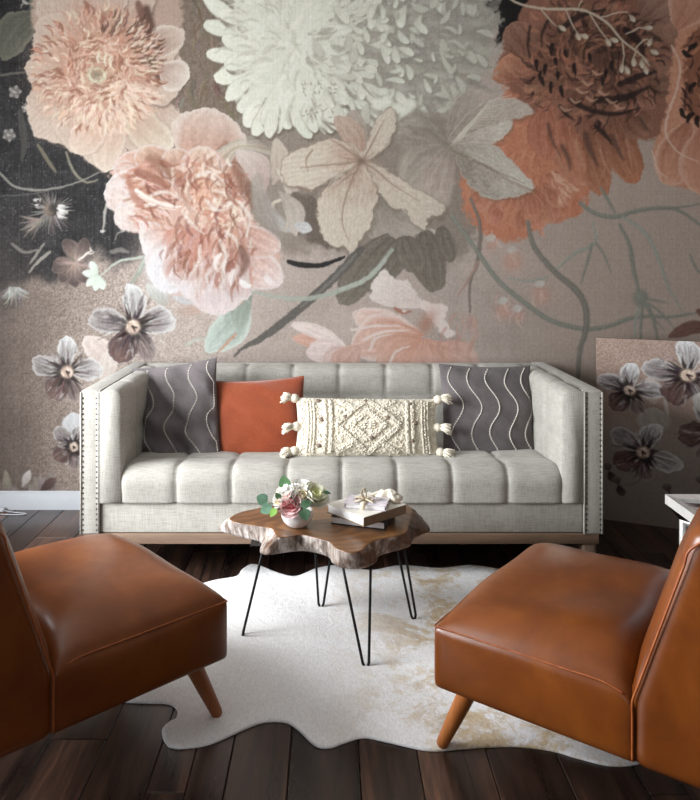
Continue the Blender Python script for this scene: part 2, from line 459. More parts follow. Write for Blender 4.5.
    # pale blue-green sprig
    p.stroke([(162, 234), (150, 254), (138, 258), (118, 262), (100, 276)], 1.8, 1.2, (178, 184, 172))
    p.stroke([(160, 236), (150, 250), (141, 268), (128, 288)], 3.4, 2, (150, 156, 144)); p.stroke([(158, 240), (148, 254), (138, 272)], 1.2, .8, (184, 190, 176))
    for a in (1.2, 1.75, 2.4, 3.3, 4.2): p.petal((98, 275), (98 + math.cos(a) * 16, 275 + math.sin(a) * 16), 4.2, (190, 202, 190), (214, 222, 212), None)
    p.stroke([(112, 252), (120, 250), (128, 252)], 3, 2, (140, 136, 130), .7)
    # leaf cluster under the peony
    p.petal((246, 296), (205, 352), 18, (150, 162, 150), (188, 200, 192), (206, 216, 208), -.1, 1., streak=14)
    p.petal((252, 290), (238, 330), 10, (128, 138, 126), (160, 170, 158), None, .1)
    p.stroke([(236, 334), (228, 342), (218, 352)], 1.8, 1., (196, 142, 118), .8); p.stroke([(186, 345), (196, 340), (206, 338)], 2, 1, (180, 190, 180), .7)
    p.petal((205, 302), (172, 296), 6, (176, 172, 172), (196, 194, 196), None); p.petal((210, 308), (176, 312), 5, (194, 160, 146), (180, 160, 150), None)
    for a, q in ((-2.3, 30), (-1.8, 24)): p.petal((166, 306), (166 + math.cos(a) * q, 306 + math.sin(a) * q), 6, (170, 168, 160), (196, 196, 190), None)
    # --- violas of the lower left
    p.petal((112, 380), (84, 336), 14, (186, 168, 160), (216, 202, 196), (226, 214, 208), .1, streak=12)
    p.petal((102, 388), (112, 348), 10, (196, 182, 174), (214, 202, 196), None)
    pansy(p, 67, 372, 33, .1, 3); pansy(p, 133, 327, 40, 0., 4)
    p.petal((74, 440), (74, 412), 12, (186, 182, 184), (206, 208, 212), None); pansy(p, 74, 447, 24, .6, 9)
    pansy(p, -52, 395, 34, .5, 14); pansy(p, -58, 306, 26, 1.2, 15)
    for k in range(46):
        x = rs.uniform(-110, 60); y = rs.uniform(468, 500); p.petal((x, 506), (x + rs.uniform(-8, 8), y), rs.uniform(2, 5), (112, 103, 95), jit(rs, (146, 136, 130), 22), None, .1, al=.7)
    p.petal((40, 492), (56, 478), 5, (70, 54, 52), (110, 86, 80), None); p.petal((22, 488), (30, 470), 4, (170, 160, 156), (200, 194, 190), None)
    # --- blush dahlia, upper left
    C = (98, 72)
    p.poly([(42, -40), (160, -40), (182, 10), (176, 40), (150, 120), (100, 150), (50, 120), (38, 60)], (176, 150, 136), 1, 3, 4)
    outer = [((55, -24), 30), ((38, 20), 25), ((25, 67), 25), ((34, 135), 30), ((72, 152), 25), ((104, 172), 24), ((172, 150), 30), ((188, 74), 30), ((180, 40), 20), ((140, -34), 26), ((100, -40), 26)]
    for (tx, ty), w in outer:
        b = (C[0] + (tx - C[0]) * .25, C[1] + (ty - C[1]) * .25)
        dx, dy = tx - C[0], ty - C[1]; L = math.hypot(dx, dy); dx /= L; dy /= L; nx, ny = -dy, dx
        def q(f, s_): return (C[0] + dx * L * f + nx * w * s_, C[1] + dy * L * f + ny * w * s_)
        pts = [q(.30, -.55), q(.52, -.98), q(.74, -1.08), q(.89, -.72), q(.97, -.22), (tx, ty), q(.97, .20), q(.89, .66), q(.74, 1.06), q(.52, .95), q(.30, .55)]
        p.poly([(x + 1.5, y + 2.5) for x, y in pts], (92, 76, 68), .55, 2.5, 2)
        p.poly(pts, (174, 138, 122), 1, 1.2, 2, (194, 175, 160), (q(.35, 0), q(.85, 0)), 9, math.atan2(dy, dx), edge=(206, 189, 174), ew=2.2)
        for _ in range(10): p.dab(*q(rs.uniform(.5, .85), rs.uniform(-.6, .6)), rs.uniform(8, 16), rs.uniform(.8, 1.6), math.atan2(dy, dx) + rs.uniform(-.2, .2), jit(rs, (196, 172, 156), 14), .4)
    p.petal((128, 100), (172, 150), 24, (176, 146, 126), (206, 192, 174), (214, 202, 186), .1, 1.3, .55, pt=.4, line=(140, 116, 100)); p.petal((122, 108), (103, 172), 22, (190, 156, 138), (206, 188, 172), (216, 202, 188), .05, 1.3, .55, pt=.5, line=(150, 120, 104)); p.petal((104, 112), (72, 152), 22, (196, 162, 144), (204, 184, 168), (214, 198, 184), -.05, 1.3, .55, pt=.4, line=(150, 120, 104))
    p.blob(98, 68, 56, 54, (194, 146, 124), .75, p=3)
    p.stroke([(146, 10), (152, 40), (152, 62), (160, 82)], 7, 3, (88, 62, 54), .9, 3); p.stroke([(138, 4), (146, 26), (150, 44)], 5, 3, (112, 78, 66), .8, 2)
    p.petal((150, 60), (184, 30), 16, (150, 116, 104), (204, 186, 172), (214, 200, 188), -.1); p.petal((158, 66), (190, 78), 17, (170, 140, 128), (212, 200, 188), (220, 210, 200), .1)
    for k in range(820):                                     # short quills spiralling round the eye
        q = 8 + 58 * rs.rand() ** .85; a = rs.uniform(0, 6.283)
        x, y = C[0] + math.cos(a) * q * 1.02, C[1] - 2 + math.sin(a) * q
        sh = rs.rand(); low = y > 78
        c = (150, 100, 82) if sh < .28 else ((208, 168, 146) if sh < .62 else ((222, 200, 178) if low or sh > .85 else (194, 140, 116)))
        tang = a + 1.2 + .5 * (1 - q / 58)
        p.dab(x, y, rs.uniform(5, 11), rs.uniform(.9, 1.9), tang if q < 34 else a + rs.uniform(-.25, .25), jit(rs, c, 12), .75, .2)
    for k in range(60):
        a = rs.uniform(-1.5, -.1); q = rs.uniform(42, 72); p.dab(C[0] + math.cos(a) * q, C[1] + math.sin(a) * q, rs.uniform(5, 10), 1.2, a, jit(rs, (104, 72, 60), 20), .8)
    for k in range(34):
        a = rs.uniform(-1.2, .1); q = rs.uniform(44, 64); p.dab(C[0] + math.cos(a) * q, C[1] + math.sin(a) * q, rs.uniform(4, 8), 1.2, a, jit(rs, (216, 198, 178), 12), .8)
    for k in range(70):
        a = rs.uniform(.3, 2.2); q = rs.uniform(30, 66); p.dab(C[0] + math.cos(a) * q, C[1] + math.sin(a) * q, rs.uniform(6, 14), 1.5, a + rs.uniform(-.3, .3), jit(rs, (222, 198, 180), 10), .7)
    p.blob(97, 76, 12, 10, (168, 142, 118), .6); p.blob(96, 75, 5, 4, (120, 116, 96), .7)
    for k in range(26): a = rs.uniform(0, 6.28); p.dab(97 + math.cos(a) * 8, 75 + math.sin(a) * 7, 4, 1, a + 1.2, jit(rs, (196, 188, 160), 26), .85)
    for x in (99, 106, 111): p.dab(x, 58 + (x - 99) * .3, 11, 1.3, 1.6, (220, 212, 190), .9)
    # --- soft rose petals behind the peony
    p.petal((196, 172), (214, 108), 38, (176, 128, 108), (206, 186, 174), (212, 198, 188), .05, 1.2, .6, streak=12)
    p.petal((206, 180), (252, 170), 26, (150, 102, 84), (190, 158, 142), None, -.15, streak=12)
    p.blob(236, 175, 10, 26, (128, 84, 66), .7, -.4)
    for k in range(16): p.stroke([(205 + k * 1.2, 160 + k), (228 + k, 144 + k * .4), (252 + k * 2, 136 + k * 1.5)], 1, .5, jit(rs, (190, 178, 162), 20), .8)
    p.petal((262, 200), (236, 150), 14, (176, 150, 140), (204, 190, 182), None, .2)
    # --- peony
    p.poly([(110, 182), (118, 158), (140, 150), (172, 152), (204, 146), (226, 160), (246, 190), (254, 222), (278, 250), (278, 282), (252, 288), (240, 304), (214, 312), (196, 298), (166, 290), (150, 262), (152, 238), (130, 230), (114, 208)], (206, 168, 154), 1, 2, 4)
    white = (212, 200, 197); sal = (192, 138, 118); red = (148, 94, 78); pink = (204, 174, 164)
    for b, t, w, c0, c1, bd in (((150, 205), (106, 186), 26, sal, white, .1), ((158, 222), (114, 214), 22, sal, white, .15), ((165, 228), (140, 238), 16, pink, white, .1), ((180, 235), (146, 258), 26, sal, (222, 220, 222), .1), ((190, 245), (160, 292), 26, pink, (224, 222, 226), .1),
                                ((205, 250), (190, 300), 22, sal, (222, 214, 216), 0), ((215, 262), (218, 316), 26, pink, (222, 208, 208), 0), ((228, 260), (246, 300), 18, red, (218, 204, 204), 0), ((236, 240), (282, 284), 20, sal, (224, 208, 206), .1), ((240, 225), (280, 250), 16, (190, 142, 126), (214, 186, 176), .1),
                                ((190, 250), (176, 288), 18, red, pink, .1), ((205, 255), (208, 292), 16, red, pink, -.1), ((160, 190), (116, 160), 20, red, (212, 176, 160), .1), ((170, 190), (138, 148), 18, (150, 104, 84), (206, 172, 152), .1), ((185, 190), (172, 148), 18, red, (206, 176, 156), 0), ((195, 195), (206, 146), 20, sal, (212, 186, 168), 0), ((215, 205), (236, 164), 18, red, (206, 172, 154), .1)):
        p.petal(b, t, w, c0, c1, white, bd, 1.35, .6, streak=18, ew=.18)
    for k in range(120):                                     # left lobe: long curved strokes
        q = rs.rand(); y = 165 + q * 62; x = 122 + rs.uniform(0, 42)
        c = white if x < 132 + rs.uniform(-6, 10) else (sal if rs.rand() < .55 else (red if rs.rand() < .6 else (232, 212, 200)))
        p.dab(x, y, rs.uniform(12, 26), rs.uniform(1, 2.6), .25 + (y - 195) * .012 + rs.uniform(-.3, .3), jit(rs, c, 14), .6, -.2)
    p.stroke([(138, 172), (160, 182), (170, 196)], 6, 3, (146, 92, 74), .75, 2); p.stroke([(128, 176), (136, 200), (152, 212)], 4, 2, (168, 108, 88), .7, 2); p.stroke([(150, 158), (166, 168), (172, 178)], 7, 4, (134, 92, 74), .6, 3)
    p.stroke([(136, 190), (152, 200), (172, 206), (182, 206)], 2.4, 1, (236, 222, 212), .9); p.stroke([(140, 196), (156, 206), (176, 210)], 2, 1, (228, 208, 196), .8)
    for k in range(190):                                     # crumpled heart
        x, y = rs.normal(212, 17), rs.normal(200, 19); a = math.atan2(y - 200, x - 212)
        c = (sal, (222, 192, 172), (186, 126, 104), (232, 216, 202))[rs.randint(4)]
        p.dab(x, y, rs.uniform(7, 17), rs.uniform(1.2, 3), a + 1.57 + rs.uniform(-.5, .5), jit(rs, c, 12), .65, .35)
    p.poly([(192, 186), (206, 180), (214, 188), (210, 200), (196, 202)], (214, 158, 132), .6, 3, 3, streak=10)
    for pts in (((190, 200), (188, 188), (198, 178), (212, 180), (216, 190)), ((176, 194), (188, 206), (196, 220)), ((212, 190), (222, 196), (218, 208), (206, 206)), ((226, 196), (238, 204), (250, 218), (254, 220)), ((246, 214), (246, 232), (252, 248), (236, 244)), ((234, 222), (238, 236), (230, 250)), ((214, 172), (224, 184), (232, 192)), ((204, 168), (206, 158), (214, 152)), ((172, 168), (178, 188), (192, 210))):
        pts = [(x + rs.uniform(-2, 2), y + rs.uniform(-2, 2)) for x, y in pts]; p.stroke(pts, 2.6, 1., (226, 210, 194), .75, 1.5, .3)
        p.stroke([(x + 2, y + 3) for x, y in pts], 2, .6, (150, 100, 82), .45, 1.5)
    for k in range(150):                                     # lower fringe
        x = rs.uniform(168, 256); y = rs.uniform(232, 292); c = (white, pink, sal, red)[min(3, int(rs.exponential(1.3)))] if y > 262 else (sal, red, pink, white)[min(3, int(rs.exponential(1.2)))]
        p.dab(x, y, rs.uniform(10, 24), rs.uniform(1.2, 3.2), 1.75 + (212 - x) * .008 + rs.uniform(-.25, .25), jit(rs, c, 12), .6, .12)
    p.blob(196, 244, 14, 18, (176, 108, 92), .5); p.blob(243, 258, 8, 14, (140, 92, 78), .6); p.blob(156, 264, 10, 20, (214, 214, 219), .7, .3); p.blob(176, 286, 20, 8, (212, 212, 218), .6)
    p.blob(214, 300, 20, 9, (206, 192, 194), .7); p.blob(118, 196, 6, 20, (212, 198, 193), .5)
    for k in range(90):                                      # deep folds between the ruffles
        x, y = rs.uniform(132, 250), rs.uniform(158, 280)
        if (x - 196) ** 2 / 60 ** 2 + (y - 216) ** 2 / 62 ** 2 > 1: continue
        p.dab(x, y, rs.uniform(8, 20), rs.uniform(1., 2.4), (.3 if x < 172 and y < 230 else 1.6) + rs.uniform(-.6, .6), jit(rs, (132, 84, 70), 20), .5, .2)
    p.stroke([(236, 168), (246, 188), (252, 206)], 7, 4, (120, 82, 66), .6, 3); p.stroke([(240, 248), (246, 262), (240, 276)], 5, 3, (112, 76, 64), .6, 2)
    for pts in (((150, 196), (166, 192), (182, 200)), ((146, 206), (160, 204), (178, 208)), ((206, 200), (216, 210), (232, 208)), ((226, 232), (236, 240), (238, 250)), ((242, 206), (250, 218), (246, 236)), ((220, 240), (226, 258), (218, 272)), ((200, 246), (198, 262), (190, 276)), ((184, 214), (194, 226), (204, 234)), ((196, 176), (210, 172), (222, 180))):
        p.stroke(pts, 2.6, .8, (222, 211, 202), .8, 1.2, .3)
    p.dab(246, 284, 9, 4, .3, (232, 230, 230)); p.dab(270, 280, 9, 4, .6, (230, 222, 222)); p.dab(218, 262, 16, 3, 1.9, (234, 226, 222)); p.dab(232, 278, 14, 3, 1.7, (232, 222, 218))
    # --- grey folded leaves left of the lily
    p.petal((262, 190), (304, 232), 9, (150, 142, 134), (186, 182, 178), None, .2, pt=.5, soft=2.5); p.petal((286, 244), (256, 172), 11, (146, 136, 128), (164, 154, 144), None, -.1, pt=.4, soft=3, al=.8)
    p.petal((272, 186), (276, 138), 12, (176, 160, 146), (196, 184, 168), None, .12, pt=.3, line=(130, 116, 102)); p.petal((284, 232), (276, 168), 9, (186, 172, 158), (200, 188, 174), None, .22, pt=.4, line=(128, 112, 98))
    p.poly([(286, 195), (318, 200), (340, 240), (330, 250), (304, 236)], (104, 92, 82), .9, 3, 5, streak=8, sang=.8)
    p.petal((278, 190), (296, 236), 10, (170, 158, 148), (190, 178, 166), None, -.15); p.petal((292, 224), (312, 230), 6, (180, 176, 174), (202, 202, 202), None)
    # --- salmon dahlia (below) and russet dahlia, right
    oran = (198, 126, 96)
    p.poly([(462, 180), (470, 150), (500, 96), (540, 70), (600, 110), (590, 190), (576, 216), (552, 222), (520, 238), (486, 236), (466, 214)], oran, 1, 4, 8, streak=9, sang=1.2)
    for k in range(330):
        x, y = rs.uniform(466, 582), rs.uniform(120, 236); a = math.atan2(y - 120, x - 530)
        if (x - 524) ** 2 / 62 ** 2 + (y - 170) ** 2 / 66 ** 2 < 1: p.dab(x, y, rs.uniform(5, 12), rs.uniform(1, 2.2), a + rs.uniform(-.35, .35), jit(rs, (oran, (214, 146, 114), (180, 108, 82))[rs.randint(3)], 10), .5)
    for k in range(70):                                      # ruffled rim of short petals
        a = rs.uniform(.1, 3.0); q = rs.uniform(48, 72); bx, by = 524 + math.cos(a) * (q - 26) * .95, 164 + math.sin(a) * (q - 26)
        p.petal((bx, by), (524 + math.cos(a) * q * .92, 164 + math.sin(a) * q), rs.uniform(6, 11), (166, 100, 76), jit(rs, (200, 134, 106), 14), (206, 148, 120), rs.uniform(-.12, .12), 1.5, .6, streak=16, al=.75, soft=2)
    for k in range(40): a = rs.uniform(.2, 1.2); q = rs.uniform(10, 40); p.dab(546 + math.cos(a) * q, 170 + math.sin(a) * q, 8, 1.1, a, (224, 176, 148), .7)
    rus = (166, 108, 86); dk = (58, 40, 35); R = (592, 60)
    p.poly([(500, 60), (514, 20), (530, -40), (690, -40), (690, 60), (664, 130), (632, 140), (590, 136), (540, 116), (510, 90)], (144, 96, 78), 1, 3, 5)
    p.poly([(483, -8), (490, -40), (540, -40), (520, 16), (512, 36), (494, 48), (500, 28), (484, 14)], (30, 28, 27), 1, 1.6, 3)
    for k in range(26):
        a = k * .2417; q = 60 + rs.uniform(-6, 14); p.petal((R[0] + math.cos(a) * 26, R[1] + math.sin(a) * 22), (R[0] + math.cos(a) * q * 1.15, R[1] + math.sin(a) * q), 13, (98, 66, 54), jit(rs, (168, 116, 94), 14), None, rs.uniform(-.1, .1), 1.4, .6, streak=16, pt=.3, al=.85)
    for (b, t, w, c0, c1) in (((588, 116), (604, 196), 17, (136, 88, 68), (186, 122, 92)), ((560, 110), (578, 186), 17, (164, 100, 78), (196, 130, 100)), ((612, 112), (636, 184), 18, (128, 84, 66), (188, 122, 90)), ((548, 100), (546, 160), 18, (172, 106, 84), (188, 118, 92)), ((628, 110), (648, 136), 16, (110, 72, 58), (160, 110, 88)),
                              ((520, 80), (502, 58), 22, (150, 96, 78), (196, 136, 106)), ((528, 60), (512, 22), 18, (120, 82, 66), (150, 106, 88)), ((650, 60), (668, 20), 30, (120, 84, 70), (168, 124, 104)), ((650, 90), (676, 70), 24, (110, 78, 64), (164, 118, 98)), ((640, 20), (680, -20), 26, (130, 94, 80), (184, 140, 120))):
        p.petal(b, t, w, c0, c1, None, .04, 1.2, .6, streak=15)
    p.blob(596, 60, 54, 50, (112, 74, 58), .85, p=3); p.blob(606, 44, 34, 30, (84, 54, 44), .7)
    for k in range(520):
        q = 6 + 66 * rs.rand() ** .7; a = rs.uniform(0, 6.283); x, y = R[0] + math.cos(a) * q * 1.05, R[1] + math.sin(a) * q * .95
        dkp = .2 + .35 * (math.cos(a - .35) > .3) + .2 * (math.cos(a + 1.4) > .5)
        c = (62, 42, 36) if rs.rand() < dkp * .8 else ((176, 116, 92) if rs.rand() < .6 else (136, 92, 74))
        p.dab(x, y, rs.uniform(6, 15), rs.uniform(1, 2.6), (a + 1.2 if q < 34 else a + rs.uniform(-.1, .9)) + rs.uniform(-.5, .5), jit(rs, c, 12), .6, -.2)
    for x, y in ((537, 66), (545, 70), (543, 82), (551, 88), (556, 62), (558, 76), (552, 50), (566, 54), (575, 70), (562, 92), (540, 76), (606, 74), (612, 66), (603, 82), (590, 58)):
        p.dab(x, y, rs.uniform(6, 11), 2.6, 1.5 + rs.uniform(-.2, .2), (44, 32, 29), .95, .05)
    for pts, w in ((((570, 100), (590, 110), (616, 114), (640, 108)), 3.4), (((598, 100), (624, 98), (650, 86)), 5), (((620, 84), (640, 76), (656, 72)), 4), (((596, 126), (606, 136), (612, 144)), 3), (((560, 106), (566, 114), (574, 120)), 2.6), (((560, 30), (580, 16), (604, 10)), 4), (((626, 30), (640, 44), (644, 62)), 5), (((530, 26), (528, 44), (530, 58)), 1.6), (((548, 20), (542, 34), (542, 46)), 2)):
        p.stroke(pts, w, w * .4, (46, 33, 30), .85, 1.5)
    for pts, w in ((((562, 146), (568, 158), (570, 170)), 3), (((586, 134), (590, 150), (598, 166)), 4), (((612, 136), (618, 150), (624, 160)), 3.4), (((548, 124), (552, 140), (560, 156)), 2.4), (((640, 118), (646, 128), (650, 132)), 3)):
        p.stroke(pts, w, w * .4, (84, 60, 52), .65, 2)
    for pts in (((576, 140), (580, 156), (586, 172)), ((600, 150), (606, 166), (612, 176)), ((556, 150), (562, 166), (572, 180)), ((626, 140), (630, 156), (632, 170))):
        p.stroke(pts, 1.6, .7, (196, 146, 118), .6, 1.2)
    for x, y in ((582, 90), (592, 98), (576, 100), (604, 92), (588, 82), (598, 72), (612, 100), (566, 108), (620, 106)): p.dab(x, y, 11, 1.8, .2, (196, 150, 124), .8, .25)
    # peach bloom at the right border
    pe = (204, 142, 114)
    p.poly([(664, -40), (780, -40), (780, 190), (716, 196), (690, 190), (664, 178), (652, 150), (664, 120), (672, 60), (680, 20)], pe, 1, 2, 4, streak=12, sang=1.2)
    for b, t, w, c0, c1 in (((690, 120), (668, 186), 20, (172, 112, 88), (210, 150, 122)), ((704, 124), (704, 196), 22, (186, 122, 98), (212, 154, 126)), ((676, 30), (700, -30), 24, (182, 122, 98), (214, 160, 134)), ((740, 120), (752, 186), 24, (180, 118, 94), (212, 150, 122)), ((730, 20), (764, -24), 26, (180, 118, 94), (212, 150, 122))):
        p.petal(b, t, w, c0, c1, (220, 176, 152), .05, 1.3, .55, streak=12)
    p.poly([(684, 100), (686, 60), (690, 40), (706, 26), (770, 26), (770, 118), (716, 124), (694, 116)], (140, 88, 66), .95, 3, 5)
    for k in range(150):
        x, y = rs.uniform(682, 768), rs.uniform(30, 122); p.dab(x, y, rs.uniform(6, 14), rs.uniform(1, 2.4), math.atan2(y - 76, x - 730) + 1.5, jit(rs, ((60, 40, 34), (190, 124, 92), (150, 92, 68))[rs.randint(3)], 12), .7)
    for x, y in ((692, 48), (688, 54), (684, 114), (690, 118), (698, 122), (692, 88)): p.dab(x, y, 10, 3, rs.uniform(0, 3), (36, 28, 26), .9)
    p.stroke([(672, 46), (680, 66), (676, 92), (668, 114), (666, 134), (678, 152), (698, 162)], 1.4, 1, (222, 188, 168), .85); p.stroke([(652, 150), (658, 170), (668, 178)], 1, .6, (222, 190, 170), .8)
    # pale twig over the russet bloom
    tw = (198, 180, 158)
    p.stroke([(500, -8), (520, 4), (548, 9), (582, 10), (606, 22), (622, 40), (640, 54), (648, 62)], 1.5, 1.1, tw)
    for pts in (((540, 8), (550, 20), (556, 26)), ((566, 10), (572, 24), (578, 34)), ((590, 14), (600, 30), (608, 40)), ((622, 40), (624, 54), (622, 70)), ((600, 18), (616, 13), (628, 12)), ((626, 34), (640, 28), (652, 28)), ((634, 50), (644, 40), (650, 40)), ((578, 8), (584, -4), (590, -10)), ((636, 52), (632, 62)), ((642, 58), (650, 66))):
        p.stroke(pts, .9, .6, tw)
    for x, y, a in ((562, 28, .6), (578, 36, 1.2), (584, 36, .4), (608, 42, 1.), (614, 40, .3), (622, 68, 1.7), (632, 18, .9), (648, 28, -.1), (650, 42, 2), (634, 62, 1.6), (642, 64, 1.4), (654, 52, .4), (646, 70, 1.3), (627, 70, 1.1)):
        p.petal((x - 5 * math.cos(a), y - 5 * math.sin(a)), (x + 5 * math.cos(a), y + 5 * math.sin(a)), 2.5, (176, 156, 134), (220, 206, 186), None)
    # --- white chrysanthemum
    p.poly([(236, -40), (500, -40), (488, 2), (498, 14), (503, 26), (490, 40), (486, 66), (468, 92), (462, 108), (440, 112), (390, 122), (340, 126), (290, 126), (252, 116), (234, 90), (226, 50)], (160, 154, 143), 1, 4, 7, streak=10, sang=.6)
    M = (312, 36); wh = (222, 222, 208)
    for k in range(260):
        x, y = rs.uniform(330, 498), rs.uniform(-32, 112); a = math.atan2(y - M[1], x - M[0]); p.dab(x, y, rs.uniform(10, 26), rs.uniform(1.5, 5), a + rs.uniform(-.5, .5), jit(rs, ((152, 145, 134), (168, 162, 150), (184, 179, 167))[rs.randint(3)], 8), .5)
    # rounded fingers down the left side and along the lower rim
    for t, w in (((204, -4), 8), ((203, 24), 8), ((218, 12), 7), ((206, 54), 8), ((214, 79), 9), ((226, 100), 8), ((238, 112), 8), ((224, 66), 8), ((222, 38), 8), ((246, 128), 8), ((254, 136), 8), ((264, 126), 7), ((276, 134), 8), ((288, 130), 7), ((298, 128), 7), ((310, 139), 8), ((322, 126), 8), ((334, 132), 9), ((342, 130), 8), ((346, 116), 9), ((350, 104), 8), ((268, 138), 7), ((316, 132), 6), ((338, 122), 8)):
        b = (t[0] + (284 - t[0]) * .62, t[1] + (52 - t[1]) * .55)
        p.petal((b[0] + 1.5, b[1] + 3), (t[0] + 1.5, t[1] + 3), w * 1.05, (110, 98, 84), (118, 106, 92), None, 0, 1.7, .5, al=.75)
        p.petal(b, t, w, (214, 213, 198), jit(rs, wh, 5), None, rs.uniform(-.08, .08), 1.8, .5, streak=6, line=(176, 170, 154))
    p.poly([(238, -40), (330, -40), (342, 0), (350, 34), (346, 74), (330, 102), (296, 110), (262, 104), (242, 76), (236, 30)], (216, 216, 201), .95, 12, 12, streak=6, sang=.8)
    for k in range(330):
        q = 100 * rs.rand() ** .6; a = rs.uniform(0, 6.283); x, y = 294 + math.cos(a) * q * .72, 42 + math.sin(a) * q * .9
        p.dab(x, y, rs.uniform(8, 22), rs.uniform(1.2, 3.6), a + rs.uniform(-.45, .45), jit(rs, wh if rs.rand() < .7 else ((188, 185, 170) if x < 310 else (168, 162, 150)), 6), .55)
    for k in range(60):                                       # quills dissolving into the grey half
        x, y = rs.normal(352, 16), rs.uniform(-20, 118); a = math.atan2(y - 40, x - 290) + rs.uniform(-.3, .3); L = rs.uniform(12, 26)
        p.petal((x, y), (x + math.cos(a) * L, y + math.sin(a) * L), rs.uniform(2.5, 5), (206, 204, 190), jit(rs, wh, 8), None, rs.uniform(-.12, .12), 1.6, .55, line=(150, 143, 130), al=.9)
    for k in range(34): p.dab(rs.uniform(303, 336), rs.uniform(82, 118), 3, .7, rs.uniform(0, 3), (136, 128, 114), .8)
    spots = [(318, 46, 20, 1.1), (336, 44, 17, .2), (346, 76, 16, 0), (350, 66, 12, 2), (385, 52, 22, 1.2), (388, 46, 16, 1.5), (404, 16, 22, 1.8), (372, 14, 24, 1.3), (348, 42, 18, 1.7), (402, 36, 16, .9), (420, 24, 20, 1.7), (432, 56, 10, 1.4),
             (444, 62, 18, 1.1), (430, 76, 14, .2), (406, 56, 15, -.2), (378, 90, 20, .2), (396, 96, 22, .7), (386, 112, 18, 1.2), (404, 120, 20, .4), (412, 116, 16, 1), (424, 108, 18, 1.1), (376, 108, 18, .2), (362, 100, 15, .8), (452, 100, 18, 2), (462, 94, 16, 1.5), (446, 92, 16, 1), (466, 56, 22, .6), (480, 60, 16, .9), (474, 78, 14, .2), (418, 6, 18, .4), (450, 30, 14, .5), (352, 104, 16, 1.3), (330, 96, 22, 1.2), (356, 86, 14, .6), (364, 62, 10, 2.2), (398, 70, 14, 1.1), (340, 14, 22, .8), (358, 28, 18, .5), (438, 4, 20, 1), (470, 10, 20, .5), (486, 34, 18, .3), (366, 112, 20, 1.6), (340, 112, 22, 1.4)]
    spots += [(rs.uniform(352, 478), rs.uniform(-20, 112), rs.uniform(8, 18), rs.uniform(-.3, 2.2)) for _ in range(64)]
    for x, y, L, a in spots:
        x += rs.uniform(-1.5, 1.5); dx, dy = math.cos(a) * L / 2, math.sin(a) * L / 2
        c = wh if x < 440 and rs.rand() < .75 else (192, 189, 176)
        p.petal((x - dx + 2, y - dy + 2.5), (x + dx + 2, y + dy + 2.5), L * .24, (136, 130, 118), (140, 134, 122), None, .08, 1.3, .55, al=.5, soft=2.5)
        p.petal((x - dx, y - dy), (x + dx * 1.15, y + dy * 1.15), L * rs.uniform(.15, .25), (196, 193, 179), jit(rs, c, 5), None, rs.uniform(-.12, .12), 1.4, .5, streak=7)
    for x, y in ((386, 102), (398, 108), (406, 112), (416, 122), (378, 104), (392, 122), (410, 104), (402, 128)): p.blob(x, y, 7, 6, wh, .95, p=5)
    # --- greyish lily (right) then ivory lily
    G = (450, 146)
    for t, w, c0, c1, bd in (((392, 128), 26, (140, 131, 120), (158, 148, 136), .1), ((404, 190), 28, (150, 140, 128), (176, 164, 152), .1), ((430, 218), 22, (164, 148, 138), (190, 174, 162), .05), ((472, 90), 18, (156, 147, 136), (172, 160, 148), 0)):
        p.petal(G, t, w, c0, c1, None, bd, 1.2, .7, streak=15, ew=.12, pt=.4, soft=4, al=.9)
    for pts, c0, c1, t in (([(450, 142), (456, 126), (474, 108), (498, 98), (522, 100), (534, 112), (520, 118), (506, 124), (496, 134), (474, 142)], (158, 146, 134), (196, 180, 168), (534, 104)), ([(452, 142), (470, 134), (492, 126), (512, 122), (508, 132), (498, 142), (474, 148)], (172, 160, 148), (204, 194, 182), (512, 128)),
                           ([(454, 150), (464, 176), (476, 192), (492, 199), (510, 198), (526, 194), (532, 188), (510, 172), (484, 158)], (148, 138, 126), (190, 180, 168), (530, 194)), ([(452, 146), (474, 142), (496, 146), (510, 158), (522, 170), (535, 188), (518, 184), (494, 170), (470, 158)], (172, 163, 150), (208, 200, 187), (535, 188))):
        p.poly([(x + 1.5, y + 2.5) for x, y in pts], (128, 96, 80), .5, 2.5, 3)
        p.poly(pts, c0, 1, 1.3, 2.4, c1, (G, t), 14, math.atan2(t[1] - 146, t[0] - 450), edge=(214, 206, 194), ew=1.2)
    for k in range(12): p.stroke([(450 + k, 146 - k * .6), (466 + k * 2, 130 - k * 2.4), (490 + k * 2, 128 - k * 3)], 1, .5, jit(rs, (206, 196, 182), 14), .7)
    p.stroke([(460, 152), (490, 168), (526, 184)], 1, .5, (138, 126, 114), .7); p.blob(452, 150, 8, 9, (138, 124, 112), .6)
    p.petal((380, 196), (420, 238), 16, (132, 122, 112), (178, 168, 156), None, .1); p.petal((374, 200), (440, 232), 12, (142, 132, 122), (190, 180, 168), None, .25); p.petal((368, 196), (384, 244), 14, (140, 130, 120), (170, 160, 148), None)
    I = (362, 160); iv = (202, 189, 173); ln = (140, 122, 106)
    p.petal(I, (352, 110), 14, (146, 134, 120), (176, 162, 148), None, 0, 1.2, .6, pt=.4, streak=14); p.petal(I, (336, 116), 14, (170, 140, 122), (190, 168, 152), None, .1, 1.2, .6, pt=.4, streak=14)
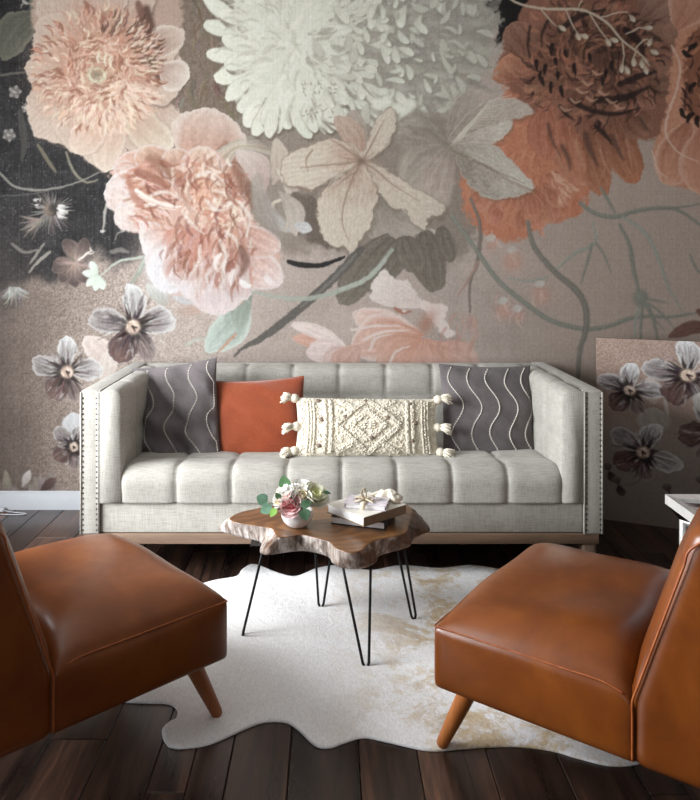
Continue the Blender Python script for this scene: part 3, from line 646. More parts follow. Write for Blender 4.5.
    for pts, g0 in (([(364, 158), (368, 138), (378, 116), (392, 108), (397, 122), (390, 140), (376, 156)], (184, 166, 150)), ([(362, 161), (350, 144), (332, 138), (318, 142), (300, 148), (284, 158), (281, 170), (286, 184), (302, 187), (312, 192), (322, 184), (344, 172)], (184, 156, 138)),
                    ([(362, 161), (384, 168), (410, 184), (428, 194), (446, 206), (440, 216), (430, 218), (424, 230), (412, 222), (404, 210), (392, 208), (378, 192), (366, 174)], (186, 166, 150)), ([(362, 162), (372, 178), (378, 194), (374, 210), (372, 224), (362, 238), (352, 254), (344, 246), (334, 248), (322, 236), (317, 220), (318, 200), (326, 188), (342, 176)], (172, 144, 128))):
        xs = [q[0] for q in pts]; ys = [q[1] for q in pts]; far = max(pts, key=lambda q: math.hypot(q[0] - 362, q[1] - 160))
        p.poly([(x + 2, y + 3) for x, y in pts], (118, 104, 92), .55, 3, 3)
        p.poly(pts, g0, 1, 1.1, 2.4, iv, (I, (I[0] + (far[0] - I[0]) * .6, I[1] + (far[1] - I[1]) * .6)), 10, math.atan2(far[1] - 160, far[0] - 362), edge=ln, ew=1.6)
        for _ in range(26):
            f = rs.uniform(.25, .8); q = pts[rs.randint(len(pts))]; x, y = 362 + (q[0] - 362) * f, 160 + (q[1] - 160) * f
            p.dab(x, y, rs.uniform(10, 22), rs.uniform(.8, 2), math.atan2(y - 160, x - 362) + rs.uniform(-.12, .12), jit(rs, iv, 10), .45)
    for pts in (((362, 161), (340, 164), (318, 166), (300, 168)), ((360, 164), (348, 190), (342, 220), (350, 244)), ((362, 162), (376, 170), (392, 184), (420, 202)), ((358, 158), (342, 146), (328, 138)), ((364, 158), (374, 140), (384, 120)), ((296, 186), (308, 190), (326, 188)), ((312, 150), (306, 160), (308, 172)), ((356, 172), (346, 178), (336, 186))):
        p.stroke(pts, 1.2, .5, (146, 122, 106), .75)
    for k in range(26): a = rs.uniform(0, 6.28); p.stroke([I, (I[0] + math.cos(a) * rs.uniform(10, 26), I[1] + math.sin(a) * rs.uniform(8, 22))], 1, .4, (158, 132, 116), .5)
    p.blob(361, 161, 4, 4, (122, 100, 88), .9)
    # --- grey-green leaf shadows and stems, centre
    lf = (124, 115, 104)
    for b, t, w in (((394, 236), (340, 304), 18), ((410, 236), (372, 292), 14), ((424, 230), (436, 292), 17), ((440, 226), (452, 262), 10), ((404, 236), (418, 272), 14)): p.petal(b, t, w, (112, 104, 94), lf, None, .02, 1., .45, streak=12)
    p.stroke([(360, 250), (334, 278), (296, 312), (262, 338), (246, 346), (234, 356)], 6, 1.6, (98, 93, 88), .95); p.stroke([(356, 254), (330, 282), (300, 308)], 2, 1, (132, 127, 120), .6)
    p.stroke([(252, 292), (284, 298), (312, 298), (344, 289), (370, 276), (392, 250)], 2, 3, (166, 172, 160), .9); p.stroke([(340, 290), (364, 280), (386, 260)], 2, 2.5, (178, 184, 172), .7)
    p.stroke([(289, 262), (304, 265), (322, 265), (344, 257)], 3.2, 2.4, (46, 43, 42), 1)
    # --- rose-pink lily above the sofa back
    sl = (210, 158, 138); wp = (224, 208, 202)
    p.petal((420, 330), (352, 314), 16, sl, (222, 196, 186), wp, -.05); p.petal((425, 335), (350, 350), 24, sl, (216, 180, 168), wp, .1, streak=16); p.petal((426, 340), (380, 374), 26, (206, 150, 128), (214, 176, 160), None, .05); p.petal((424, 338), (440, 378), 26, sl, (214, 178, 166), None, 0)
    p.petal((430, 345), (480, 366), 16, sl, (206, 176, 166), None, 0)
    p.poly([(371, 294), (376, 276), (384, 268), (391, 276), (408, 282), (420, 298), (421, 308), (400, 307), (380, 304)], (214, 198, 191), 1, 1.3, 3, (224, 211, 205), ((420, 308), (384, 270)), 8, .8, edge=(228, 218, 212), ew=2)
    p.poly([(420, 302), (446, 306), (444, 318), (454, 332), (446, 338), (432, 322)], wp, 1, 1.5, 3)
    p.blob(426, 324, 7, 14, (176, 118, 98), .7, .5); p.dab(403, 310, 16, 2.4, .2, (168, 112, 94), .9); p.dab(405, 311, 4, 1.4, .1, (236, 226, 218))
    for pts in (((364, 340), (382, 332), (410, 330)), ((370, 350), (376, 338), (394, 334)), ((388, 366), (396, 352), (410, 346)), ((352, 330), (374, 326), (400, 326))): p.stroke(pts, 2, .8, wp, .85)
    for b, t, w, c in (((350, 352), (292, 338), 8, (212, 166, 148)), ((350, 350), (290, 324), 7, wp), ((352, 356), (306, 352), 13, (220, 200, 196)), ((356, 350), (324, 370), 14, (214, 186, 180)), ((360, 345), (338, 374), 14, (204, 166, 152))): p.petal(b, t, w, c, jit(rs, c, 6), None, .06, 1.3, .6, streak=14)
    for k in range(26): x = rs.uniform(440, 492); p.dab(x, rs.uniform(318, 362), rs.uniform(8, 18), rs.uniform(1, 3), 1.6 + rs.uniform(-.5, .5), jit(rs, (198, 152, 136), 14), .45)
    for x, y, q in ((513, 262, 11), (541, 295, 10), (504, 311, 9), (492, 245, 6), (518, 316, 6)):
        p.blob(x, y, q, q, (200, 152, 136), .75, p=3); p.petal((x - 8, y - q), (x + 4, y - q - 2), 4, (190, 180, 172), (208, 204, 198), None, al=.8)
        for _ in range(5): p.dab(x + rs.uniform(-8, 8), y + rs.uniform(-12, 12), 10, 1.4, 1.5 + rs.uniform(-.5, .5), jit(rs, (206, 174, 162), 18), .55)
    # --- long stems on the right
    g1 = (128, 130, 119); g2 = (150, 154, 143)
    for pts, w0, w1, c in ((((471, 199), (480, 225), (478, 259), (470, 283), (470, 312)), 2.6, 1.6, (120, 109, 100)), (((478, 262), (468, 280), (458, 296)), 2, 1, (168, 138, 126)), (((452, 216), (473, 245), (497, 279), (525, 303), (552, 321), (584, 329), (609, 326), (629, 319), (649, 316), (671, 317), (700, 312), (770, 300)), 3.6, 1.8, g1),
                           (((528, 222), (534, 246), (554, 271), (577, 291), (586, 309), (586, 329), (580, 351), (578, 378)), 3.4, 4.2, (122, 118, 108)), (((580, 203), (594, 213), (614, 217), (637, 211), (660, 208), (680, 211), (704, 228), (760, 270)), 3, 1.6, g1), (((664, 209), (694, 205), (760, 190)), 1.4, .8, g1),
                           (((623, 217), (646, 234), (659, 260), (668, 286), (681, 309)), 2.6, 1.4, g2), (((601, 188), (608, 200), (615, 213)), 2, 1.6, g1), (((620, 225), (630, 246), (634, 271), (639, 291)), 2.2, 3, g1), (((593, 222), (595, 243), (574, 254), (557, 269)), 1.6, 2, g2), (((592, 244), (587, 264), (581, 284)), 1.8, 1, g1),
                           (((596, 243), (604, 255), (611, 272)), 1.6, .8, g1), (((510, 278), (528, 281), (548, 277)), 1.2, 2, g2), (((640, 304), (636, 322), (634, 352)), 2, 1.4, g2), (((643, 306), (641, 324), (641, 352)), 2, 1.4, g1), (((647, 304), (654, 322), (660, 352)), 2.4, 1.6, g1), (((648, 299), (658, 301), (667, 303)), 1.8, .8, g1), (((648, 303), (660, 312), (674, 328)), 1.6, .9, g1), (((644, 303), (652, 316), (664, 330)), 1.4, .8, g1),
                           (((690, 255), (696, 268), (704, 276)), 1.6, 1, g1)):
        w0 *= .85; w1 *= .85; p.stroke(pts, w0, w1, c, .9, 1.2); p.stroke([(x - .8, y - .6) for x, y in pts], w0 * .3, w1 * .3, tuple(v + 26 for v in c), .55)
    p.blob(641, 298, 8, 8.5, (134, 136, 124), 1, p=5); p.blob(639, 296, 4, 4, (156, 158, 146), .6)
    p.petal((716, 328), (668, 337), 7, (112, 78, 70), (134, 96, 88), None, .1, 1., .6); p.petal((740, 318), (696, 310), 8, (96, 68, 62), (130, 94, 84), None, -.1)
    for x, y, r in ((716, 372, 36), (748, 440, 32)): pansy(p, x, y, r, .2, int(x))
    # printed inks are a little greyer than fresh paint
    g = p.a.mean(-1, keepdims=True); p.a += (g - p.a) * .12; p.a *= np.array((.875, .875, .865), np.float32)
    # canvas weave
    wv = vnoise(p.h, p.w, 1.5 * S, 21, 1)
    p.a += ((rs.rand(1, p.w) - .5) * 5 + (rs.rand(p.h, 1) - .5) * 3 + (wv - .5) * 9)[..., None]
    return p

def paint_panel(S):
    p = Print(0, 0, 150, 200, S, 31); rs = p.rs
    Y = np.broadcast_to(p.Y[:, None], (p.h, p.w)); X = np.broadcast_to(p.X[None, :], (p.h, p.w))
    med = vnoise(p.h, p.w, 14 * S, 3, 3); f2 = vnoise(p.h, p.w, max(1., .7 * S), 4, 1)
    base = np.array((160, 138, 126), np.float32) + (med - .5)[..., None] * 16 + ((f2 - .5) * 46 * sstep(90, 20, Y))[..., None]
    base += (np.array((150, 138, 130), np.float32) - base) * sstep(60, 130, Y + (med - .5) * 40)[..., None]
    p.a[:] = base
    p.petal((52, 70), (46, 40), 10, (176, 160, 148), (200, 186, 176), None); p.stroke([(60, 56), (62, 80), (56, 100)], 2, 1.4, (196, 188, 178), .8)
    p.petal((52, 106), (50, 72), 15, (160, 150, 142), (180, 172, 164), None)
    pansy(p, 30, 56, 28, .15, 5); pansy(p, 80, 36, 36, 0., 6); pansy(p, 42, 122, 32, .5, 7); pansy(p, 104, 96, 34, 1., 8); pansy(p, 134, 38, 26, .5, 18); pansy(p, 132, 150, 26, .3, 19)
    p.petal((90, 74), (94, 52), 9, (170, 164, 158), (206, 204, 200), None)
    for x, y in ((12, 146), (20, 160), (64, 162), (92, 150)):
        p.petal((x, y), (x + 4, y + 12), 4, (56, 44, 44), (96, 78, 76), None); p.petal((x, y), (x - 3, y - 9), 4, (80, 66, 66), (130, 116, 112), None)
    p.stroke([(22, 160), (32, 158), (42, 148), (44, 140)], 1, .8, (116, 112, 100), .7)
    wv = vnoise(p.h, p.w, 1.5 * S, 21, 1); p.a += ((wv - .5) * 9)[..., None]
    return p
# ---------------------------------------------------------------- materials
M = {}
M['linen'] = linen('oatmeal_linen', (174, 171, 163))
M['wall'] = plain('taupe_plaster', (122, 116, 110), .9, 0, .2, 4, 12)
M['ceil'] = plain('ceiling_white', (176, 174, 170), .9, 0, .2, 3, 12)
M['base'] = plain('white_gloss_trim', (176, 179, 184), .4, 0, .5, 2, 8)
M['dark_metal'] = plain('black_steel', (26, 26, 27), .45, .6, .5, 4, 60)
M['nail'] = plain('bronze_nail', (84, 77, 68), .35, .8, .5, 8, 60)
M['under'] = plain('black_lining', (22, 21, 21), .95, 0, .1, 3, 40)
M['paper'] = plain('book_paper', (232, 230, 228), .85, 0, .2, 5, 200)
M['ceramic'] = plain('white_ceramic', (236, 235, 233), .22, 0, .5, 2, 10)

def leather():
    t = NT('cognac_leather', .42, 0, .38); v = t.coords(); a = t.noise(v, 5, 5, .6, .4); b = t.noise(v, 26, 5, .65); c = t.noise(v, 330, 3)
    col = t.ramp(a, [(.28, (90, 44, 11)), (.5, (114, 59, 16)), (.72, (134, 74, 22))])
    col = t.mix(t.math('MULTIPLY', b, .5), col, (98, 45, 14)); t.color(col)
    t.rough(b, .24, .42); t.bump(c, .10, .001); t.bump(b, .12, .004)
    t.b.inputs['Coat Weight'].default_value = .2; t.b.inputs['Coat Roughness'].default_value = .25
    return t.m
M['leather'] = leather()
M['leather_pipe'] = plain('cognac_leather_piping', (150, 78, 32), .45, 0, .5, 14, 40)

def wood(name, stops, axis='y', scale=1., rough=(.3, .5), fine=1., rnd=True, contrast=1.):
    t = NT(name, .4, 0, .5)
    st = {'x': (1.2, 14, 14), 'y': (14, 1.2, 14), 'z': (14, 14, 1.2)}[axis]
    v = t.coords(tuple(k * scale for k in st), rnd=rnd)
    a = t.noise(v, 1., 6, .62, .9)
    v2 = t.coords(tuple(k * scale * 8 for k in st), rnd=rnd); b = t.noise(v2, 1.2, 4, .6)
    f = t.math('ADD', t.math('MULTIPLY', a, .78), t.math('MULTIPLY', b, .22))
    col = t.ramp(f, stops)
    if rnd:
        oi = t.n('ShaderNodeObjectInfo'); tint = t.ramp(oi.outputs['Random'], [(0, (178, 170, 168)), (.45, (222, 214, 210)), (.8, (255, 250, 246)), (1, (255, 236, 216))])
        col = t.mix(1., col, tint, 'MULTIPLY')
    t.color(col); t.rough(a, *rough); t.bump(f, .2 * fine, .002)
    return t.m
M['floor'] = wood('dark_walnut_plank', [(.36, (22, 16, 14)), (.46, (46, 34, 29)), (.55, (72, 53, 44)), (.66, (120, 86, 68))], 'y', .55, (.20, .38))
M['honey'] = wood('honey_beech', [(.3, (150, 88, 42)), (.55, (178, 110, 56)), (.75, (196, 130, 72))], 'z', 1.2, (.35, .5), .4)
M['rail'] = wood('weathered_oak', [(.3, (100, 85, 72)), (.55, (128, 110, 95)), (.75, (150, 132, 116))], 'x', 1.0, (.55, .75), .8)

# ---------------------------------------------------------------- room shell
WY = 4.085; XL, XR, YR, ZC = -2.36, 2.70, -2.40, 2.88
UNIT = WY / 757                                            # one print unit of the mural in metres

def print_sheet(name, p, fx, mat):
    """Grid mesh that carries the painted print as a colour attribute; fx maps print x,y to a point."""
    h, w = p.h, p.w
    x = np.broadcast_to(p.X[None, :], (h, w)).astype(np.float64); y = np.broadcast_to(p.Y[:, None], (h, w)).astype(np.float64)
    co = np.stack(fx(x, y), -1).reshape(-1, 3).astype(np.float32)
    me = bpy.data.meshes.new(name); nf = (h - 1) * (w - 1)
    i = np.arange(h * w).reshape(h, w); q = np.stack([i[1:, :-1], i[1:, 1:], i[:-1, 1:], i[:-1, :-1]], -1).reshape(-1)
    me.vertices.add(h * w); me.vertices.foreach_set('co', co.ravel())
    me.loops.add(nf * 4); me.loops.foreach_set('vertex_index', q.astype(np.int32))
    me.polygons.add(nf); me.polygons.foreach_set('loop_start', (np.arange(nf) * 4).astype(np.int32)); me.polygons.foreach_set('loop_total', np.full(nf, 4, np.int32))
    me.update(calc_edges=True)
    c = np.clip(p.a, 0, 255) / 255.; c = np.where(c <= .04045, c / 12.92, ((c + .055) / 1.055) ** 2.4)
    at = me.color_attributes.new('print', 'FLOAT_COLOR', 'POINT')
    at.data.foreach_set('color', np.concatenate([c.reshape(-1, 3), np.ones((h * w, 1))], 1).astype(np.float32).ravel())
    return me

def print_mat(name, rough=.68, bump=.12):
    t = NT(name, rough, 0, .16); a = t.n('ShaderNodeVertexColor', layer_name='print')
    n = t.noise(t.coords((1, 1, .12)), 420, 2); g = t.ramp(n, [(.25, (232, 232, 232)), (.75, (255, 255, 255))])
    t.color(t.mix(1., a.outputs[0], g, 'MULTIPLY')); t.bump(n, bump, .001); t.rough(t.noise(t.coords(), 40, 4), rough - .08, rough + .12)
    return t.m
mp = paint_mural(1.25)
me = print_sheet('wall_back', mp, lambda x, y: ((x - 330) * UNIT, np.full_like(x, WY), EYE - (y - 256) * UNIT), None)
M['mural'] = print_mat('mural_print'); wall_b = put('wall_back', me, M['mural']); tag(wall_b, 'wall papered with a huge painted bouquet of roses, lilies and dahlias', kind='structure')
tag(box('wall_right', (XR, YR, 0), (XR + .1, WY, ZC), M['wall'], bev=0), kind='structure')
def wall_with_hole(name, axis, at, lo, hi, hlo, hhi):
    """Plaster wall in four slabs round a window opening, one mesh."""
    V = []; F = []
    for a0, a1, b0, b1 in ((lo, hlo[0], 0, ZC), (hhi[0], hi, 0, ZC), (hlo[0], hhi[0], 0, hlo[1]), (hlo[0], hhi[0], hhi[1], ZC)):
        k = len(V)
        for t in (at, at - .12):
            for a, b in ((a0, b0), (a1, b0), (a1, b1), (a0, b1)): V.append((t, a, b) if axis == 'x' else (a, t, b))
        F += [tuple(k + i for i in f) for f in ((0, 1, 2, 3), (7, 6, 5, 4), (0, 4, 5, 1), (1, 5, 6, 2), (2, 6, 7, 3), (3, 7, 4, 0))]
    return tag(put(name, new_mesh(name, V, F, False), M['wall']), kind='structure')
wall_with_hole('wall_left', 'x', XL, YR, WY, (.90, .55), (3.00, 2.30))
wall_with_hole('wall_rear', 'y', YR, XL, XR, (-1.75, .75), (.55, 2.35))
tag(box('ceiling', (XL, YR, ZC), (XR, WY, ZC + .1), M['ceil'], bev=0), kind='structure')
def window(name, axis, at, a0, a1, b0, b1):
    w = tag(put(name, None), kind='structure')
    def bar(p0, p1, q0, q1, nm):
        lo = (at - .09, p0, q0) if axis == 'x' else (p0, at - .09, q0); hi = (at - .03, p1, q1) if axis == 'x' else (p1, at - .03, q1)
        box(nm, lo, hi, M['base'], w, .004)
    for p0, p1, q0, q1, nm in ((a0, a0 + .05, b0, b1, 'jamb'), (a1 - .05, a1, b0, b1, 'jamb'), (a0, a1, b1 - .05, b1, 'head_rail'), (a0, a1, b0, b0 + .05, 'sill_rail'), ((a0 + a1) / 2 - .02, (a0 + a1) / 2 + .02, b0, b1, 'mullion')): bar(p0, p1, q0, q1, nm)
window('window_1', 'x', XL, .90, 3.00, .55, 2.30); window('window_2', 'y', YR, -1.75, .55, .75, 2.35)

def baseboard(name, pts):                                   # moulded skirting, profile swept along a straight run
    prof = [(0, 0), (.016, 0), (.016, .072), (.012, .084), (.012, .092), (.004, .098), (0, .098)]
    (x0, y0), (x1, y1) = pts; d = Vector((x1 - x0, y1 - y0, 0)).normalized(); nrm = Vector((-d.y, d.x, 0))
    V = [Vector((x, y, 0)) + nrm * a + Vector((0, 0, b)) for (x, y) in pts for a, b in prof]; n = len(prof)
    F = [(i, (i + 1) % n, n + (i + 1) % n, n + i) for i in range(n)] + [tuple(range(n)), tuple(range(n, 2 * n))]
    o = put(name, sharp(new_mesh(name, [tuple(v) for v in V], F), 30), M['base']); return tag(o, kind='structure')
baseboard('baseboard_back', [(XR, WY), (XL, WY)]); baseboard('baseboard_left', [(XL, WY), (XL, YR)]); baseboard('baseboard_right', [(XR, YR), (XR, WY)])

# floor: every board its own piece on a dark subfloor
floor = box('floor', (XL, YR, -.06), (XR, WY, -.016), M['under'], bev=0); tag(floor, 'dark walnut plank floor', kind='structure')
rf = random.Random(3); x = XL; k = 0
while x < XR - .02:
    wd = min(rf.choice((.10, .13, .16, .19)), XR - x); y = YR - rf.uniform(0, 1.2)
    while y < WY:
        L = rf.uniform(.9, 2.0); y0 = max(y, YR); y1 = min(y + L, WY)
        if y1 - y0 > .03: box('plank', (-wd / 2 + .0009, -(y1 - y0) / 2 + .0009, -.014), (wd / 2 - .0009, (y1 - y0) / 2 - .0009, 0), M['floor'], floor, .0022, 1, loc=(x + wd / 2, (y0 + y1) / 2, -.0004 * rf.random()))
        y += L
    x += wd

# ---------------------------------------------------------------- cowhide rug
def rug():
    px = [(242, 570), (251, 565), (261, 567), (279, 574), (296, 577), (317, 569), (340, 566), (370, 571), (402, 566), (440, 569), (470, 566), (500, 570), (530, 578), (560, 586), (590, 592), (606, 610), (590, 632), (596, 660), (640, 690), (668, 720), (664, 750), (641, 764), (612, 767), (580, 760), (552, 752), (520, 748), (492, 748), (460, 750), (429, 752), (390, 744), (364, 739), (345, 744), (330, 749), (315, 747), (300, 733), (287, 724), (268, 723), (250, 728), (214, 744), (190, 749), (172, 749), (164, 742), (162, 731), (167, 725), (175, 721), (177, 711), (168, 705), (150, 704), (120, 702), (96, 690), (104, 664), (120, 640), (136, 615), (160, 597), (190, 588), (214, 581), (236, 577)]
    out = [Vector(on_plane(a, b, 0)) for a, b in px]; out = catmull(out, True, 5); n = len(out)
    c = Vector((sum(v.x for v in out) / n, sum(v.y for v in out) / n, 0)); V = []; F = []
    rings = [1., .993, .985, .97, .95] + [.95 * (1 - i / 22) for i in range(1, 22)]
    rr = random.Random(5); ph = [rr.uniform(0, 6.28) for _ in range(8)]
    def z(p, s):
        e = min(1, (1 - s) / .02); w = .0040 * math.sin(p.x * 9 + ph[0] + 2 * math.sin(p.y * 4)) * math.sin(p.y * 8 + ph[1]) + .0028 * math.sin(p.x * 17 + p.y * 11 + ph[2])
        return .0045 + .0035 * e ** .5 + (w + .0050) * min(1, (1 - s) / .15)
    for s in rings:
        for v in out:
            p = c + (v - c) * s; V.append((p.x, p.y, z(p, s) if s < 1 else .003))
    V.append((c.x, c.y, .010))
    for i in range(len(rings) - 1):
        for k in range(n): l = (k + 1) % n; F.append((i * n + k, i * n + l, (i + 1) * n + l, (i + 1) * n + k))
    L = (len(rings) - 1) * n
    for k in range(n): F.append((L + k, L + (k + 1) % n, len(V) - 1))
    b = len(V); V += [(v.x, v.y, .0006) for v in out]
    for k in range(n): F.append((k, b + k, b + (k + 1) % n, (k + 1) % n))
    F.append(tuple(range(b, b + n))[::-1])
    t = NT('white_cowhide', .75, 0, .3); v = t.coords(); a = t.noise(v, 4.2, 6, .72, .6); b_ = t.noise(v, 34, 4, .7, .8); g = t.noise(t.coords((1, .35, 1)), 190, 3)
    sx = t.n('ShaderNodeSeparateXYZ'); t.l(v, sx.inputs[0])
    # tan brindling lies on the hide's right flank only
    side = t.n('ShaderNodeMapRange'); side.inputs['From Min'].default_value = -.02; side.inputs['From Max'].default_value = .35; t.l(sx.outputs[0], side.inputs[0])
    msk = t.math('MULTIPLY', t.ramp(t.math('ADD', t.math('MULTIPLY', a, .72), t.math('MULTIPLY', b_, .28)), [(.47, (0, 0, 0)), (.56, (255, 255, 255))]), side.outputs[0])
    hair = t.ramp(g, [(.3, (226, 225, 225)), (.7, (248, 247, 247))]); tan = t.ramp(b_, [(.35, (176, 146, 104)), (.65, (214, 196, 164))])
    t.color(t.mix(t.math('MULTIPLY', msk, 1.), hair, tan)); t.bump(g, .35, .003); t.bump(t.noise(v, 22, 4, .6, 1.), .7, .006)
    t.b.inputs['Sheen Weight'].default_value = .2
    o = put('cowhide_rug', new_mesh('cowhide_rug', V, F), t.m)
    tag(o, 'white cowhide rug with tan brindle patches on the dark plank floor', 'rug')
rug()

# ---------------------------------------------------------------- sofa
SX0, SX1, SY0, SY1 = -1.05, 1.147, 3.185, 4.045; SXC = (SX0 + SX1) / 2; TOP = .80
sofa = thing('tufted_sofa', 'long oatmeal linen sofa with biscuit-tufted seat and nailhead arms', 'sofa', (SXC, SY0, 0))
def S(x, y, z): return (x - SXC, y - SY0, z)
HW = (SX1 - SX0) / 2; D = SY1 - SY0; IN = .932                # half width, depth, half inner width
def bis(c, p=7.):                                          # cross-section of one biscuit, 0 at the seams, 1 in the middle
    return 1 - np.abs(2 * c - 1) ** p
def cushion(name, prof, rows, x0, x1, cols, amp, mat, nx=18, axis='x', first_open=False, last_open=False):
    """Closed cushion: profile loop (a,z) extruded along the other axis; rows = arc-length seams along the loop's first `len` part."""
    P = np.array(prof, float); seg = np.linalg.norm(np.diff(P, axis=0), axis=1); s = np.concatenate([[0], np.cumsum(seg)])
    T = np.gradient(P, axis=0); T /= np.linalg.norm(T, axis=1, keepdims=True) + 1e-9; Nn = np.stack([-T[:, 1], T[:, 0]], 1)
    rowf = np.zeros(len(P))
    for i in range(len(rows) - 1):
        a, b = rows[i], rows[i + 1]; m = (s >= a) & (s <= b); c = (s[m] - a) / (b - a)
        if i == 0 and first_open: c = .5 + .5 * c
        if i == len(rows) - 2 and last_open: c = .5 * c
        rowf[m] = bis(c)
    N = cols * nx + 1; xs = np.linspace(x0, x1, N); cf = bis(((np.arange(N) / nx) % 1.0)); cf[-1] = 0; V = []; F = []; n = len(P)
    for i in range(N):
        h = amp * np.minimum(1, rowf ** .8 * cf[i] ** .8)
        Q = P + Nn * h[:, None]
        for q in Q: V.append((xs[i], q[0], q[1]) if axis == 'x' else (q[0], xs[i], q[1]))
    for i in range(N - 1):
        for k in range(n - 1): F.append((i * n + k, i * n + k + 1, (i + 1) * n + k + 1, (i + 1) * n + k))
        F.append((i * n + n - 1, i * n, (i + 1) * n, (i + 1) * n + n - 1))
    F.append(tuple(range(n))); F.append(tuple((N - 1) * n + k for k in range(n)))
    return new_mesh(name, V, F)
def arc(cx, cz, r, a0, a1, n): return [(cx + r * math.cos(a), cz + r * math.sin(a)) for a in np.linspace(a0, a1, n)]
def line(p, q, n): return [(p[0] + (q[0] - p[0]) * t, p[1] + (q[1] - p[1]) * t) for t in np.linspace(0, 1, n)]
# seat cushion: front face, rolled edge, three rows of biscuits
pr = line((.012, .325), (.006, .405), 12)[:-1] + arc(.066, .405, .06, math.pi, math.pi / 2, 14)[:-1] + line((.066, .465), (.68, .415), 60)
P_ = np.array(pr); s_ = np.concatenate([[0], np.cumsum(np.linalg.norm(np.diff(P_, axis=0), axis=1))]); s_at = lambda y: float(np.interp(y, P_[20:, 0], s_[20:]))
pr2 = pr + [(.68, .33)]
me = cushion('seat_cushion', pr2, [0, s_at(.235), s_at(.46), s_at(.68)], -IN, IN, 8, .014, M['linen'], nx=26, first_open=True)
seat = put('seat_cushion', me, M['linen'], sofa)
# back cushion: two visible rows of biscuits rolled over the top
pr = line((.68, .34), (.70, .745), 46)[:-1] + arc(.745, .745, .045, math.pi, math.pi / 2, 12)[:-1] + line((.745, .79), (.80, .79), 6)
pr2 = pr + [(.80, .34)]
me = cushion('back_cushion', pr2, [0, .31, .405 + .07 + .05], -IN - .02, IN + .02, 8, .014, M['linen'], nx=22, last_open=True)
put('back_cushion', me, M['linen'], sofa)
box('back_frame', (-HW + .01, .79, .20), (HW - .01, D, TOP - .004), M['linen'], sofa, .012, 3)
box('front_apron', (-HW + .08, .012, .196), (HW - .08, .06, .322), M['linen'], sofa, .006, 3)
box('underside', (-HW + .06, .03, .18), (HW - .06, D - .03, .21), M['under'], sofa, 0)
box('base_rail', (-HW + .012, .006, .150), (HW - .012, .05, .194), M['rail'], sofa, .004); box('base_rail', (-HW + .012, .05, .150), (-HW + .05, D - .01, .194), M['rail'], sofa, .004); box('base_rail', (HW - .05, .05, .150), (HW - .012, D - .01, .194), M['rail'], sofa, .004)
box('base_rail', (-HW + .05, D - .05, .150), (HW - .05, D - .01, .194), M['rail'], sofa, .004)
for sx in (-1, 1):
    for y in (.045, D - .055):
        V, F = rbox((.055, .055, .16), .006, (4, 4, 4), lambda P, U: np.stack([P[:, 0] * (1 + .18 * U[:, 2]), P[:, 1] * (1 + .18 * U[:, 2]), P[:, 2]], 1))
        put('leg', new_mesh('leg', V, F), M['rail'], sofa, loc=(sx * (HW - .05), y, .08))
for sx in (-1, 1):
    # outer arm slab with sloping welt, then the tufted inner pad
    arm = box('arm', (min(sx * HW, sx * (HW - .078)), 0, .192), (max(sx * HW, sx * (HW - .078)), D - .002, TOP), M['linen'], sofa, .010, 3)
    w = HW - .066; th = w - IN
    loop = line((IN, .325), (IN, .755), 34)[:-1] + arc(IN + .035, .758, .035, math.pi, math.pi / 2, 12)[:-1] + line((IN + .035, .793), (w, .793), 5)
    loop = [(w - (w - a) * (1.0 + 0 * b), b) for a, b in loop] + [(w, .325)]
    me = cushion('arm_pad', loop, [0, .255, .43 + .055 + .05], -.002,   .72, 3, .011, M['linen'], nx=16, axis='y', last_open=True)
    # keep the pad's front end flat and upright
    if sx < 0:
        for v in me.vertices: v.co.x = -v.co.x
        me.flip_normals()
    pad = put('arm_pad', me, M['linen'], sofa)
    loop3 = [(sx * a, .006, b) for a, b in loop[:-1]]
    for off in (.009, .069):
        tube('welt', [(sx * (HW - off + (.007 if off < .03 else -.007)), -.0005, .196), (sx * (HW - off + (.007 if off < .03 else -.007)), -.0005, TOP - .008)], .0042, M['linen'], arm, 6)
        parts = []
        for i in range(26):
            z = .212 + i * .0222; c = []; f = []
            for ring, (rr, hh) in enumerate(((.0050, 0), (.0044, .0022), (.0022, .0036))):
                for k in range(8): a = k * math.pi / 4; c.append((sx * (HW - off) + rr * math.cos(a), -hh, z + rr * math.sin(a)))
            c.append((sx * (HW - off), -.0054, z))
            for r_ in range(2):
                for k in range(8): f.append((r_ * 8 + k, r_ * 8 + (k + 1) % 8, (r_ + 1) * 8 + (k + 1) % 8, (r_ + 1) * 8 + k))
            for k in range(8): f.append((16 + k, 16 + (k + 1) % 8, 24))
            parts.append((c, f))
        V, F = join_vf(parts); tag(put('nailhead_trim', new_mesh('nailhead_trim', V, F), M['nail'], arm), 'row of bronze nailheads', kind='stuff')
    tube('welt', [(sx * (HW - .078), .006, TOP - .004), (sx * (HW - .078), D - .05, TOP - .004)], .0045, M['linen'], arm, 6)

